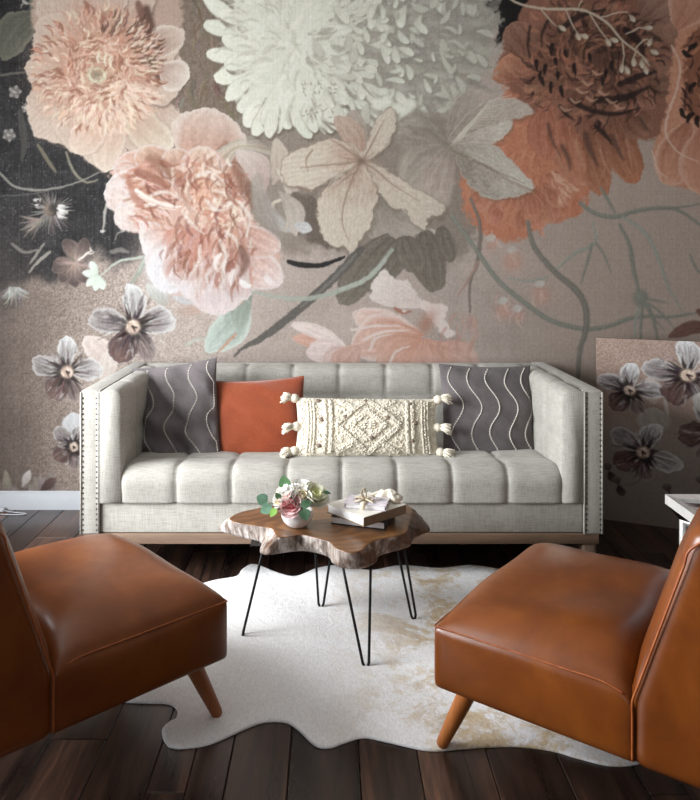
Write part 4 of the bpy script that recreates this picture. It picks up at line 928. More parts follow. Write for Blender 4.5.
# ---------------------------------------------------------------- leather slipper chairs
def make_chair(loc, rz, label):
    """Local +y is where the chair faces; origin on the floor under the seat's front edge, mid width."""
    t = thing('slipper_chair', label, 'chair', loc, rz, 'pair of armless leather chairs'); W = .71; SD = .525
    def seat_fn(P, U):
        Q = P.copy(); u, v, w = U[:, 0], U[:, 1], U[:, 2]; top = np.clip(w, 0, 1)
        Q[:, 2] += top ** 2 * .068 * (1 - np.abs(u) ** 5.5) * (1 - np.abs(v) ** 6) + .004 * top * np.sin(5 * u + 3 * v)
        side = 1 - np.clip(np.abs(w), 0, 1) ** 2
        Q[:, 1] += .010 * side * np.where(v > .95, 1, 0) * (1 - u ** 2); Q[:, 0] += .007 * side * np.sign(u) * np.where(np.abs(u) > .95, 1, 0) * (1 - v ** 4)
        # creases gather where the seat meets the back
        Q[:, 2] -= .030 * np.clip((-v - .80) / .2, 0, 1) ** 2 * top
        return Q
    V, F = rbox((W, SD, .170), .018, (30, 26, 12), seat_fn); V = V + np.array([0, -SD / 2, .297]); s = put('seat', new_mesh('seat', V, F), M['leather'], t)
    pz = .379; x = W / 2 - .004
    path = [(-x, -SD + .03, pz - .012)] + [(-x, -y, pz) for y in (SD - .08, .35, .2, .08, .016)] + [(-x + .014, -.005, pz)] + [(q, -.003, pz) for q in (-.2, 0, .2)] + [(x - .014, -.005, pz)] + [(x, -y, pz) for y in (.016, .08, .2, .35, SD - .08)] + [(x, -SD + .03, pz - .012)]
    tube('piping', catmull(path, False, 4), .0022, M['leather_pipe'], s, 6)
    # backrest: raked slab, its front face crowned, side panels flat
    BH = .575; Z0 = .205
    def yf(z):                                             # front plane of the back at height z
        return -.503 - (0 if z < .36 else (z - .36) * .325)
    def yb(z): return -.735 - (z - Z0) * .19
    def back_fn(P, U):
        Q = P.copy(); z = P[:, 2] + BH / 2 + Z0; f = (P[:, 1] + .1) / .2
        fr = np.array([yf(a) for a in z]); bk = np.array([yb(a) for a in z])
        Q[:, 1] = bk + (fr - bk) * f
        crown = np.clip(f, 0, 1) ** 3 * (1 - np.abs(U[:, 0]) ** 3) * np.clip((z - .34) / .10, 0, 1) * np.clip((Z0 + BH + .02 - z) / .12, 0, 1) ** .6
        Q[:, 1] += .032 * crown; Q[:, 2] = z + .020 * (1 - np.abs(U[:, 0]) ** 2.5) * np.clip(U[:, 2], 0, 1) ** 4 * f
        Q[:, 0] *= 1 - .02 * np.clip((z - .5) / .3, 0, 1)
        return Q
    V, F = rbox((W + .006, .2, BH), .035, (30, 14, 26), back_fn); b = put('backrest', new_mesh('backrest', V, F), M['leather'], t)
    for sx in (-1, 1):
        xx = sx * (W / 2 + .002); pts = [(xx, yf(z) - .012, z) for z in np.linspace(.225, Z0 + BH - .05, 16)]
        zt = Z0 + BH - .006; pts += [(xx * .985, yf(zt) - .05, zt - .006), (xx * .98, (yf(zt) + yb(zt)) / 2, zt), (xx * .98, yb(zt) + .03, zt - .008)]
        pts += [(xx, yb(z) + .012, z) for z in np.linspace(Z0 + BH - .06, .235, 10)]
        tube('piping', catmull(pts, False, 3), .0028, M['leather_pipe'], b, 6)
    for sx in (-1, 1):
        for y1, y0, i1, i0 in ((-.075, .018, .115, .085), (-.66, -.745, .115, .085)):
            a = Vector((sx * (W / 2 - i1), y1, .225)); c = Vector((sx * (W / 2 - i0), y0, .0095 if y1 > -.3 else .001)); pts = [a + (c - a) * q for q in (0, .3, .6, .85, .97, 1)]
            tube('leg', pts, [.027, .025, .022, .0185, .017, .0145], M['honey'], t, 16)
    return t
def chair_at(corner, fdir, near_sign, label):
    f = Vector(fdir).normalized(); r = Vector((f.y, -f.x)); c = Vector(corner) - r * near_sign * .355
    return make_chair((c.x, c.y, 0), math.atan2(f.y, f.x) - math.pi / 2, label)
chair_at((.272, 2.02), (-.8, .6), -1, 'cognac leather armless chair on the right, its near side lit')
chair_at((-.287, 2.164), (.729, .684), 1, 'cognac leather armless chair at the left edge, its near side in shadow')

# ---------------------------------------------------------------- live-edge coffee table
def table():
    ZT, ZB = .39, .328
    t = thing('live_edge_table', 'live edge wood slab coffee table on black hairpin legs', 'table', (0, 2.72, 0)); O = Vector((0, 2.72, 0))
    pairs = [(230, 517, 218.6, 528.5), (232, 520.5, 223, 532), (240, 523, 231, 534.5), (249, 524.5, 244, 538), (262, 526.5, 254, 540.5), (272, 528.5, 261, 543.5), (275, 533, 260, 549), (278, 537, 261, 553.5), (284, 537, 270, 555), (291, 536.5, 286, 552.5), (301, 534.5, 302, 551), (313, 537, 314, 552.5), (322, 539.5, 323, 555), (330, 542, 329.5, 558), (335, 547, 332.5, 563), (345, 551.6, 340, 567.5), (354, 552.4, 353, 569.2), (362, 550, 366, 567.5), (368, 545, 376, 562.5), (374, 541, 379, 556.5), (384, 538, 388, 553), (396, 536, 400, 550), (405, 532.5, 410, 546), (408, 527, 413.5, 539), (410, 521, 421, 535), (412, 514, 430, 530), (412, 508, 424, 521), (404, 503.5, 410, 515), (385, 502, 388, 514), (365, 505, 366, 517), (345, 503, 345, 515), (325, 506, 325, 518), (305, 504, 304, 516), (285, 507, 284, 519), (268, 506, 265, 518), (253, 509, 248, 520), (240, 512, 233, 522.5)]
    T = catmull([Vector(on_plane(q[0], q[1], ZT)) - O for q in pairs], True, 8); B = catmull([Vector(on_plane(q[2], q[3], ZB)) - O for q in pairs], True, 8)
    n = len(T); c = sum(T, Vector()) / n
    rr = random.Random(9); V = []; F = []
    rings = [('t', .0), ('t', .05), ('t', .2), ('t', .4), ('t', .6), ('t', .8), ('t', .93), ('t', .985), ('t', 1.)]
    nz = [rr.uniform(-1, 1) for _ in range(n)]; nz = [(nz[i - 1] + nz[i] + nz[(i + 1) % n]) / 3 for i in range(n)]
    # side rings from bottom to top (bark), then the sawn top in an inner cap
    m = 8
    for j in range(m + 1):
        f = j / m
        for i in range(n):
            p = B[i].lerp(T[i], f); out = (p - c); out.z = 0; out.normalize()
            bulge = .004 * math.sin(math.pi * f) + nz[(i * 1 + j * 7) % n] * .0035 * math.sin(math.pi * min(1, f * .9 + .1)) + .002 * math.sin(i * .9 + j * 1.3)
            q = p + out * (bulge if 0 < j < m else 0); q.z = ZB + (ZT - ZB) * (f if f < 1 else .965); V.append(tuple(q))
    for j in range(m):
        for i in range(n): k = (i + 1) % n; F.append((j * n + i, j * n + k, (j + 1) * n + k, (j + 1) * n + i))
    b0 = len(V); bot_f = tuple(range(n))[::-1]; F.append(bot_f)
    side = put('bark_edge', new_mesh('bark_edge', V, F), None, t)
    # sawn top
    V = []; F = []
    for s in (1., .992, .97, .9, .75, .55, .35, .15):
        for i in range(n):
            p = c + (T[i] - c) * s; V.append((p.x, p.y, ZT - (.0022 if s == 1. else 0)))
    V.append((c.x, c.y, ZT))
    for j in range(7):
        for i in range(n): k = (i + 1) % n; F.append((j * n + i, j * n + k, (j + 1) * n + k, (j + 1) * n + i))
    for i in range(n): F.append((7 * n + i, 7 * n + (i + 1) % n, len(V) - 1))
    g = NT('live_edge_heartwood', .3, 0, .5); v = g.coords((1, 1.5, 1)); d1 = g.noise(v, 3.2, 3, .5, .6)
    wv = g.n('ShaderNodeTexWave', wave_type='RINGS', rings_direction='Z'); wv.inputs['Scale'].default_value = 5; wv.inputs['Distortion'].default_value = 7.5; wv.inputs['Detail'].default_value = 4; wv.inputs['Detail Scale'].default_value = 1.4
    mpn = g.coords((1.0, 1.6, 1)); g.l(mpn, wv.inputs['Vector'])
    f2 = g.noise(g.coords((6, 40, 1)), 4, 5); col = g.ramp(g.math('ADD', g.math('MULTIPLY', wv.outputs['Fac'], .25), g.math('MULTIPLY', d1, .75)), [(.2, (80, 54, 33)), (.45, (106, 72, 43)), (.62, (130, 90, 54)), (.85, (156, 112, 70))])
    g.color(g.mix(g.math('MULTIPLY', f2, .35), col, (86, 54, 32))); g.rough(f2, .25, .42); g.bump(f2, .08, .001)
    put('sawn_top', new_mesh('sawn_top', V, F), g.m, t)
    h = NT('pale_bark', .6, 0, .4); a = h.noise(h.coords((22, 22, 3)), 2.2, 5, .65, .5); b = h.noise(h.coords(), 7, 3)
    c1 = h.ramp(a, [(.3, (70, 56, 48)), (.46, (150, 136, 126)), (.62, (214, 206, 200))]); c2 = h.ramp(a, [(.3, (44, 29, 20)), (.55, (96, 66, 44)), (.75, (134, 98, 68))])
    sp_ = h.n('ShaderNodeSeparateXYZ'); h.l(h.coords(), sp_.inputs[0]); bb = h.math('ADD', b, h.math('MULTIPLY', sp_.outputs[0], .45))
    h.color(h.mix(h.ramp(bb, [(.44, (0, 0, 0)), (.58, (255, 255, 255))]), c1, c2)); h.bump(a, .6, .006); h.rough(b, .3, .6); side.data.materials.append(h.m)
    # the left hairpin stands edge-on to the room's entrance side
    n_ = (Vector((-.312, 2.712, 0)) - Vector((0, 0, EYE))).cross(Vector((-.236, 2.735, ZB)) - Vector((0, 0, EYE))); e_ = n_.cross(Vector((0, 0, 1))).normalized() * .045; edge_on = [(-.236 + q * e_.x, 2.735 + q * e_.y) for q in (-1, 1)]
    # hairpin legs: each one bent rod with a small mounting plate
    for foot, a, b in (((-.312, 2.712), edge_on[0], edge_on[1]), ((-.035, 2.927), (-.060, 2.87), (.016, 2.86)), ((.119, 2.496), (.036, 2.63), (.142, 2.63)), ((.314, 2.831), (.240, 2.79), (.268, 2.80))):
        f = Vector((foot[0], foot[1], .0125)); A = Vector((a[0], a[1], ZB - .001)); B_ = Vector((b[0], b[1], ZB - .001)); d = (B_ - A).normalized() * .009
        fa, fb = f - d, f + d; pts = [A] + [A.lerp(fa, q) for q in (.3, .6, .9, .97)] + [f - Vector((0, 0, .004)) - d * .5, f - Vector((0, 0, .004)) + d * .5] + [fb.lerp(B_, q) for q in (.03, .1, .4, .7)] + [B_]
        lg = tube('leg', [p - O for p in pts], .0048, M['dark_metal'], t, 10)
        mid = (A + B_) / 2 - O; box('mounting_plate', (mid.x - .05, mid.y - .03, ZB - .003), (mid.x + .05, mid.y + .03, ZB + .001), M['dark_metal'], lg, 0)
table()
TZ = .3905
# ---------------------------------------------------------------- cushions on the sofa
def pillow_surface(w, h, t, n=40, pinch=.06, sag=0., seed=0, wrinkle=.004):
    """Returns (front function, verts, faces): knife-edge cushion in its own x (width), z (height), y=-front."""
    rr = random.Random(seed); ph = [rr.uniform(0, 6.28) for _ in range(6)]
    def xy(u, v):                                           # outline with pulled-in edges and pointed corners
        x = u * w / 2 * (1 - pinch * (1 - v * v)); z = v * h / 2 * (1 - pinch * (1 - u * u)); return x, z
    def thick(u, v):
        a = max(0, 1 - abs(u) ** 2.4); b = max(0, 1 - abs(v) ** 2.4); f = (a * b) ** .52
        wr = wrinkle * (.5 * math.sin(13 * v + 9 * u + ph[3]) * math.sin(5 * u + ph[4]) + math.sin(7 * u + 3 * v * v + ph[0]) * math.sin(4 * v + ph[1]) + .6 * math.sin(11 * v + 5 * u + ph[2])) * min(1, 4 * a * b)
        return t / 2 * f * (1 + .12 * v * -1 + sag * math.exp(-((v - 1) ** 2) * 3) * -1) + wr
    def front(u, v): x, z = xy(u, v); return Vector((x, -thick(u, v), z))
    def back(u, v): x, z = xy(u, v); return Vector((x, thick(u, v) * .7, z))
    V = []; F = []; idx = {}
    g = [math.sin(math.pi / 2 * (2 * i / n - 1)) for i in range(n + 1)]
    for sd, fn in ((0, front), (1, back)):
        for i in range(n + 1):
            for j in range(n + 1):
                e = i in (0, n) or j in (0, n); k = (0 if e else sd, i, j)
                if k not in idx: idx[k] = len(V); V.append(tuple(fn(g[i], g[j])))
        def q(i, j): return idx[(0 if (i in (0, n) or j in (0, n)) else sd, i, j)]
        for i in range(n):
            for j in range(n): f = (q(i, j), q(i + 1, j), q(i + 1, j + 1), q(i, j + 1)); F.append(f if sd == 0 else f[::-1])
    return front, V, F

def woven(name, c, var=14, sheen=.3, scale=420, rough=.9):
    t = NT(name, rough, 0, .2, c); v = t.coords(); a = t.noise(v, scale, 3); b = t.noise(v, 9, 4)
    f = t.math('ADD', t.math('MULTIPLY', a, .6), t.math('MULTIPLY', b, .4)); t.color(t.ramp(f, [(.3, tuple(max(0, k - var) for k in c)), (.7, tuple(min(255, k + var) for k in c))]))
    t.bump(a, .4, .002); t.b.inputs['Sheen Weight'].default_value = sheen; return t.m
M['grey_cloth'] = woven('stonewashed_grey_cotton', (97, 90, 91), 30)
M['stitch'] = plain('ivory_thread', (222, 216, 206), .85, 0, .2, 6, 100)
M['rust'] = woven('rust_velvet', (138, 60, 24), 14, .55, 200, .7)
M['cream'] = woven('cream_wool', (226, 218, 200), 16, .3, 260)
M['knot'] = woven('brown_knot', (128, 112, 98), 16, .2, 300)

def place(name, label, loc, tilt, yaw, roll, group='throw pillows on the sofa'):
    m = Matrix.Translation(Vector(loc)) @ Matrix.Rotation(yaw, 4, 'Z') @ Matrix.Rotation(tilt, 4, 'X') @ Matrix.Rotation(roll, 4, 'Y')
    o = thing(name, label, 'pillow', group=group); o.location = m.to_translation(); o.rotation_euler = m.to_euler(); return o

def grey_pillow(label, loc, w, h, tilt, yaw, roll, seed, lines, wr, cord):
    o = place('throw_pillow', label, loc, tilt, yaw, roll); fr, V, F = pillow_surface(w, h, .15, 40, .055, .25, seed, wr)
    c = put('cover', new_mesh('cover', V, F), M['grey_cloth'], o)
    for u0, ph in lines:
        parts = []; prev = None; N = 74
        pts = []
        for k in range(N + 1):
            v = -.95 + 1.9 * k / N; u = u0 + .125 * math.sin(v * 5.6 + ph); pts.append(fr(max(-.97, min(.97, u)), v) + Vector((0, -.0016, 0)))
        parts.append(tube_vf(pts, cord, 5))
        for k in range(1, N, 2):                            # little cross stitches along the couched cord
            d = (pts[k + 1] - pts[k - 1]).normalized(); s = d.cross(Vector((0, 1, 0))).normalized() * .0055
            parts.append(tube_vf([pts[k] - s + d * .002, pts[k] + s - d * .002 + Vector((0, -.0005, 0))], .0011, 4))
        V, F = join_vf(parts); put('wavy_stitching', new_mesh('wavy_stitching', V, F), M['stitch'], c)
    return o
R = math.radians
grey_pillow('charcoal grey pillow with wavy ivory stitching, slumped at the left arm', (-.738, 3.605, .612), .435, .50, R(-20), R(-10), R(-9), 1, ((-.52, .3), (.0, .2), (.5, .5), (0.93, 0.)), .015, .0011)
grey_pillow('mauve grey pillow with wavy ivory stitching, upright at the right arm', (.757, 3.64, .612), .462, .465, R(-16), R(7), R(2), 4, ((-.74, .9), (-.35, 1.), (.05, .9), (.48, 1.1), (.86, 1.)), .004, .0018)
o = place('throw_pillow', 'plain rust orange velvet pillow beside the charcoal grey pillow', (-.333, 3.60, .580), R(-20), R(-3), R(-4))
fr, V, F = pillow_surface(.435, .405, .15, 40, .06, .1, 7, .003); cv = put('cover', new_mesh('cover', V, F), M['rust'], o)
edge = [fr(u, 1.) for u in np.linspace(-1, 1, 24)] + [fr(1., v) for v in np.linspace(1, -1, 24)[1:]] + [fr(u, -1.) for u in np.linspace(1, -1, 24)[1:]] + [fr(-1., v) for v in np.linspace(-1, 1, 24)[1:-1]]
tube('piping', edge, .0028, M['rust'], cv, 6, True)

def lumbar():
    W, H = .665, .272
    o = place('lumbar_pillow', 'cream tufted wool lumbar pillow with diamond pattern and tassels', (.170, 3.50, .572), R(-22), R(2), R(1)); fr, V, F = pillow_surface(W, H, .15, 44, .04, 0, 12, .002)
    cv = put('cover', new_mesh('cover', V, F), M['cream'], o); rr = random.Random(2)
    def ridge(pts, wd, name):                               # shaggy raised band made of short looped tufts
        parts = []
        for i in range(len(pts) - 1):
            (u0, v0), (u1, v1) = pts[i], pts[i + 1]; L = math.hypot((u1 - u0) * W / 2, (v1 - v0) * H / 2); n = max(2, int(L / .006))
            for k in range(n):
                for q in (-1, 0, 1):
                    f = (k + rr.random()) / n; u = u0 + (u1 - u0) * f; v = v0 + (v1 - v0) * f; nx, nz = -(v1 - v0) * H, (u1 - u0) * W; nl = math.hypot(nx, nz) + 1e-9
                    u += nx / nl * q * wd / W * 2; v += nz / nl * q * wd / H * 2
                    if abs(u) > .97 or abs(v) > .97: continue
                    p = fr(u, v); a = rr.uniform(0, 6.28); r = rr.uniform(.0042, .0070); d = Vector((math.cos(a), 0, math.sin(a))) * .005; out = Vector((0, -1, 0))
                    parts.append(tube_vf([p - d, p - d * .6 + out * r, p + d * .6 + out * r, p + d], r * .62, 5))
        V, F = join_vf(parts); return tag(put(name, new_mesh(name, V, F), M['cream'], cv), kind='stuff')
    parts = []
    for _ in range(1500):                                   # nubbly looped ground
        u, v = rr.uniform(-.98, .98), rr.uniform(-.97, .97); p = fr(u, v); a = rr.uniform(0, 6.28); r = rr.uniform(.0025, .0042); d = Vector((math.cos(a), 0, math.sin(a))) * .005; out = Vector((0, -1, 0))
        parts.append(tube_vf([p - d, p - d * .6 + out * r, p + d * .6 + out * r, p + d], r * .6, 4))
    V, F = join_vf(parts); tag(put('looped_pile', new_mesh('looped_pile', V, F), M['cream'], cv), kind='stuff')
    for cu, ru, rv in ((0, .46, .93), (0, .24, .48)): ridge([(cu - ru, 0), (cu, rv), (cu + ru, 0), (cu, -rv), (cu - ru, 0)], .007, 'diamond_tufting')
    for u in (-.60, -.52, .56, .64): ridge([(u, -.9), (u, .9)], .004, 'band_tufting')
    for u in (-.80, .82): ridge([(u, -.88), (u, .88)], .014, 'band_tufting')
    ridge([(-.40, .88), (-.18, .60)], .006, 'corner_tufting'); ridge([(.40, .88), (.18, .60)], .006, 'corner_tufting'); ridge([(-.42, -.88), (-.2, -.62)], .006, 'corner_tufting'); ridge([(.42, -.88), (.2, -.62)], .006, 'corner_tufting'); ridge([(-.1, 0), (.1, 0)], .012, 'centre_tufting')
    for u, v in ((-.69, .86), (-.66, .18), (-.68, -.68), (-.32, .28), (.28, .26), (.05, -.42), (.60, .76), (.68, .10), (.62, -.50), (-.02, .86)):
        V, F = lathe_vf([(.0005, -.008), (.009, -.005), (.0125, 0), (.010, .005), (.0005, .008)], 10); V = [(x * 1.1 + .001 * math.sin(9 * z), z, y * .8) for x, y, z in V]
        p = fr(u, v) + Vector((0, -.004, 0)); put('knot', new_mesh('knot', V, F), M['knot'], cv, loc=p, rot=(0, rr.uniform(-.6, .6), 0))
    for sx in (-1, 1):
        for v, dz in ((.95, .01), (.0, -.01), (-.80, -.02)):
            p = fr(sx * .985, v); parts = []; dirn = Vector((sx, -.25, dz * 6 - (.05 if v < -.5 else 0) + (.12 if v > .5 else 0))).normalized()
            sv, sf = lathe_vf([(.001, -.022), (.016, -.016), (.022, 0), (.018, .012), (.014, .018), (.001, .022)], 12); qn = Vector((0, 0, 1)).rotation_difference(dirn)
            parts.append(([tuple(p + dirn * .010 + qn @ Vector(w)) for w in sv], sf))
            for k in range(54):
                a = rr.uniform(0, 6.28); r = rr.uniform(.002, .015); e = qn @ Vector((math.cos(a), math.sin(a), 0)) ; L = rr.uniform(.035, .058)
                parts.append(tube_vf([p + dirn * .02 + e * r * .7, p + dirn * (.02 + L * .5) + e * r * 1.3, p + dirn * (.02 + L) + e * r * 1.9 - Vector((0, 0, .010))], .0034, 5))
            V, F = join_vf(parts); put('tassel', new_mesh('tassel', V, F), M['cream'], o)
lumbar()

# ---------------------------------------------------------------- flowers in a white bowl on the table
def leaf_vf(L, W, n=8, fold=.15, curl=.1):
    V = []; F = []
    for i in range(n + 1):
        t = i / n; w = W / 2 * math.sin(math.pi * min(.999, t ** .8 * .97 + .03)) ** .65
        for s in (-1, -.5, 0, .5, 1): V.append((s * w, t * L, fold * abs(s) * w + curl * L * (t ** 2) * -1))
    for i in range(n):
        for j in range(4): F.append((i * 5 + j, i * 5 + j + 1, i * 5 + j + 6, i * 5 + j + 5))
    k = len(V); V += [(x, y, z - .0009) for x, y, z in V]; F += [tuple(q + k for q in f[::-1]) for f in list(F)]
    return V, F
def petal_vf(L, W, cup, n=6, thick=.0008):
    V = []; F = []
    for i in range(n + 1):
        t = i / n; w = W / 2 * (math.sin(math.pi * min(.98, .12 + .80 * t)) ** .6)
        for s in (-1, -.6, -.2, .2, .6, 1):
            a = cup * t * 1.3; V.append((s * w, L * (math.sin(a) / max(.2, cup * 1.3) if cup else t), L * (t * .55 + .45 * (1 - math.cos(a))) + .18 * w * s * s))
    for i in range(n):
        for j in range(5): F.append((i * 6 + j, i * 6 + j + 1, i * 6 + j + 7, i * 6 + j + 6))
    k = len(V); V += [(x, y + thick, z) for x, y, z in V]; F += [tuple(q + k for q in f[::-1]) for f in list(F)]
    return V, F
def blossom(name, label, loc, r, lean, mats, layers, seed):
    """Layered bloom: overlapping cupped petals from a tight heart outwards; every petal its own part."""
    rr = random.Random(seed); o = thing(name, label, 'flower', group='flowers in the white bowl'); o.location = loc
    o.rotation_euler = Vector((0, 0, 1)).rotation_difference(Vector(lean).normalized()).to_euler()
    for li, (n, rad, hgt, op) in enumerate(layers):
        V, F = petal_vf(r * hgt, r * (.55 + .5 * rad), .9); me = new_mesh('petal', V, F); me.materials.append(mats[min(li, len(mats) - 1)])
        for k in range(n):
            a = 2 * math.pi * (k + .5 * (li % 2)) / n + rr.uniform(-.15, .15)
            q = Matrix.Rotation(a, 4, 'Z') @ Matrix.Translation((0, r * rad * .30, -r * .35 + (0 if rad > .3 else .1 * r))) @ Matrix.Rotation(-op + rr.uniform(-.1, .1), 4, 'X')
            p = put('petal', me, None, o); p.matrix_local = q
    V, F = lathe_vf([(.02 * r, -r * .5), (.30 * r, -r * .4), (.42 * r, -r * .1), (.34 * r, r * .15), (.03 * r, r * .25)], 12); put('heart', new_mesh('heart', V, F), mats[0], o)
    return o
BX, BY = -.118, 2.735
prof = [(.001, 0), (.028, 0), (.034, .003), (.050, .018), (.0575, .036), (.058, .050), (.0545, .060), (.0515, .060), (.054, .050), (.053, .036), (.046, .020), (.03, .008), (.001, .007)]
V, F = lathe_vf(prof, 40); bowl = put('flower_bowl', new_mesh('flower_bowl', V, F), M['ceramic'], loc=(BX, BY, TZ)); tag(bowl, 'small round white ceramic bowl holding flowers on the slab table', 'bowl')
pinkA = plain('blush_petal', (232, 176, 176), .7, 0, .2, 12, 60); pinkB = plain('rose_petal', (216, 138, 144), .7, 0, .2, 12, 60); pinkC = plain('pale_blush_petal', (240, 208, 206), .7, 0, .2, 8, 60)
whA = plain('ivory_petal', (250, 248, 242), .7, 0, .2, 5, 60); whB = plain('cream_heart', (240, 228, 200), .7, 0, .2, 8, 60); gnA = plain('celery_petal', (240, 240, 218), .7, 0, .2, 8, 60); gnB = plain('celery_heart', (220, 222, 172), .7, 0, .2, 8, 60)
Z = TZ
L3 = [(5, .12, .85, -.35), (7, .45, 1.0, -.15), (9, .85, 1.02, .1), (10, 1.15, 1.0, .42)]
blossom('ranunculus', 'pink ranunculus at the front of the flower bowl', (BX - .020, BY - .048, Z + .092), .034, (-.15, -.9, .55), [pinkB, pinkA, pinkA, pinkC], [(6, .1, .8, -.2)] + L3, 1)
blossom('garden_rose', 'pale green-white rose on the right of the flower bowl', (BX + .060, BY - .010, Z + .112), .042, (.4, -.45, .8), [gnB, gnA, gnA, whA], L3, 2)
blossom('white_rose', 'white bloom with cream heart above the pink ranunculus', (BX + .016, BY - .030, Z + .116), .034, (.15, -.7, .7), [whB, whA, whA], L3, 3)
blossom('white_carnation', 'tall white ruffled bloom at the top of the bouquet', (BX + .012, BY + .012, Z + .132), .036, (.1, -.2, 1), [whA], L3 + [(11, 1.35, .9, 1.)], 4)
blossom('white_rose', 'white bloom left of the tall one, over the eucalyptus', (BX - .040, BY - .018, Z + .116), .038, (-.5, -.4, .8), [whA], L3, 5)
blossom('rosebud', 'small cream bud by the round eucalyptus leaves', (BX - .062, BY - .034, Z + .094), .020, (-.7, -.5, .5), [whB, whA], L3[:3], 6)
blossom('rosebud', 'small white bud at the upper left of the bouquet', (BX - .050, BY + .004, Z + .128), .024, (-.6, -.1, .9), [whA], L3[:3], 7)
eu = plain('eucalyptus_leaf', (112, 150, 124), .6, 0, .3, 12, 40); dg = plain('deep_green_leaf', (58, 88, 60), .5, 0, .4, 10, 40); br = plain('bright_green_leaf', (118, 160, 70), .6, 0, .3, 12, 40); md = plain('sage_green_leaf', (88, 124, 84), .6, 0, .3, 10, 40); st = plain('green_stem', (96, 110, 70), .7, 0, .3, 8, 40)
def sprig(name, label, root, leaves, mat):
    o = thing(name, label, 'sprig', group='greenery in the white bowl'); o.location = root; rt = Vector(root)
    for i, (tip, L, W, dirv, nrm) in enumerate(leaves):
        V, F = leaf_vf(L, W, 8, .10, .08); y = Vector(dirv).normalized(); z = Vector(nrm); z = (z - y * z.dot(y)).normalized(); x = y.cross(z)
        m = Matrix((x, y, z)).transposed().to_4x4(); m.translation = Vector(tip) - rt - y * L * .5
        p = put('leaf', new_mesh('leaf', V, F), mat, o); p.matrix_local = m
        a = Vector(tip) - rt - y * L * .5; tube('stem', [(0, 0, 0), tuple(a * .5 + Vector((0, 0, .006))), tuple(a)], .0012, st, o, 5)
    return o
c0 = (BX, BY, Z + .06)
def W_(px, py, d): return ((px - 330) * d / 757, d, EYE - (py - 256) * d / 757)
sprig('eucalyptus_sprig', 'round blue-green eucalyptus leaves at the left of the bouquet', (BX - .045, BY - .02, Z + .06), [(W_(262, 499, 2.70), .042, .042, (-.8, -.1, .4), (-.2, -1, .3)), (W_(266, 509, 2.67), .044, .040, (-.7, -.3, -.3), (-.1, -1, .5))], eu)
sprig('leafy_sprig', 'bright green leaf low on the left of the bouquet', (BX - .035, BY - .04, Z + .055), [(W_(273, 512.5, 2.66), .034, .026, (-.5, -.5, -.6), (-.2, -.8, .6))], br)
sprig('leafy_sprig', 'tall sage green oval leaf at the top of the bouquet', (BX - .02, BY + .01, Z + .10), [(W_(284.5, 482.5, 2.74), .050, .044, (-.25, 0, 1), (-.15, -1, .2)), (W_(278, 496, 2.69), .028, .022, (-.4, -.3, .6), (-.2, -1, .2))], md)
sprig('leafy_sprig', 'dark green leaves on the right of the pink ranunculus', (BX + .03, BY - .03, Z + .065), [(W_(306, 504, 2.66), .040, .030, (.9, -.2, .2), (0, -1, .3)), (W_(305, 514.5, 2.645), .040, .040, (.3, -.5, -.7), (.1, -1, .2))], dg)
sprig('leafy_sprig', 'lone dark leaf reaching towards the books', (BX + .07, BY, Z + .10), [(W_(327, 492.5, 2.72), .028, .014, (1, 0, -.15), (0, -.6, .8))], dg)

# ---------------------------------------------------------------- books
M['cov_dark'] = plain('charcoal_cloth_cover', (40, 36, 36), .6, 0, .4, 6, 80); M['cov_tan'] = plain('taupe_cloth_cover', (136, 118, 98), .7, 0, .3, 8, 80); M['cov_white'] = plain('ivory_cover', (232, 228, 218), .6, 0, .4, 4, 80)
def pages():
    t = NT('stacked_pages', .9, 0, .15); n = t.noise(t.coords((3, 3, 900)), 1, 2); t.color(t.ramp(n, [(.3, (228, 227, 226)), (.7, (250, 249, 249))])); t.bump(n, .3, .001); return t.m
M['pages'] = pages()
def book(name, label, corners_px, z0, h, cover, spine_edge, top=None):
    """corners (x,y) on the table: four, anticlockwise; the spine runs along edge `spine_edge`."""
    o = thing(name, label, 'book', group='books stacked on the slab table'); c = sum((Vector(q) for q in corners_px), Vector((0, 0))) / 4; o.location = (c.x, c.y, z0)
    P = [Vector(q) - c for q in corners_px]
    def slab(nm, pts, a, b, mat):
        V = [(p.x, p.y, a) for p in pts] + [(p.x, p.y, b) for p in pts]; F = [(3, 2, 1, 0), (4, 5, 6, 7)] + [(i, (i + 1) % 4, 4 + (i + 1) % 4, 4 + i) for i in range(4)]
        bm = bmesh.new(); vs = [bm.verts.new(v) for v in V]; [bm.faces.new([vs[i] for i in f]) for f in F]; bmesh.ops.recalc_face_normals(bm, faces=bm.faces[:]); bmesh.ops.bevel(bm, geom=bm.edges[:], offset=.0007, segments=1, affect='EDGES')
        me = bpy.data.meshes.new(nm); bm.to_mesh(me); bm.free(); return put(nm, me, mat, o)
    k = 1 - .006 / max(p.length for p in P); e = spine_edge
    slab('cover', P, 0, .003, cover); slab('cover', P, h - .003, h, top or cover)
    slab('page_block', [p * k for p in P], .003, h - .003, M['pages'])
    a, b = P[e], P[(e + 1) % 4]; d = (-(a + b)).normalized() * .004
    slab('spine', [a, b, b + d, a + d], .001, h - .001, cover)
    return o
def rect(a, b, depth):                                      # a,b: front edge; returns anticlockwise corners
    a, b = Vector(a), Vector(b); n = Vector((-(b - a).y, (b - a).x)).normalized() * depth; return [a, b, b + n, a + n]
book('book', 'bottom book of the stack, dark cover with white pages', rect((.003, 2.755), (.196, 2.690), .150), TZ, .028, M['cov_dark'], 1)
book('book', 'middle book of the stack, taupe cover skewed over the dark one', rect((-.012, 2.790), (.118, 2.640), .215), TZ + .0285, .034, M['cov_tan'], 1, M['cov_white'])
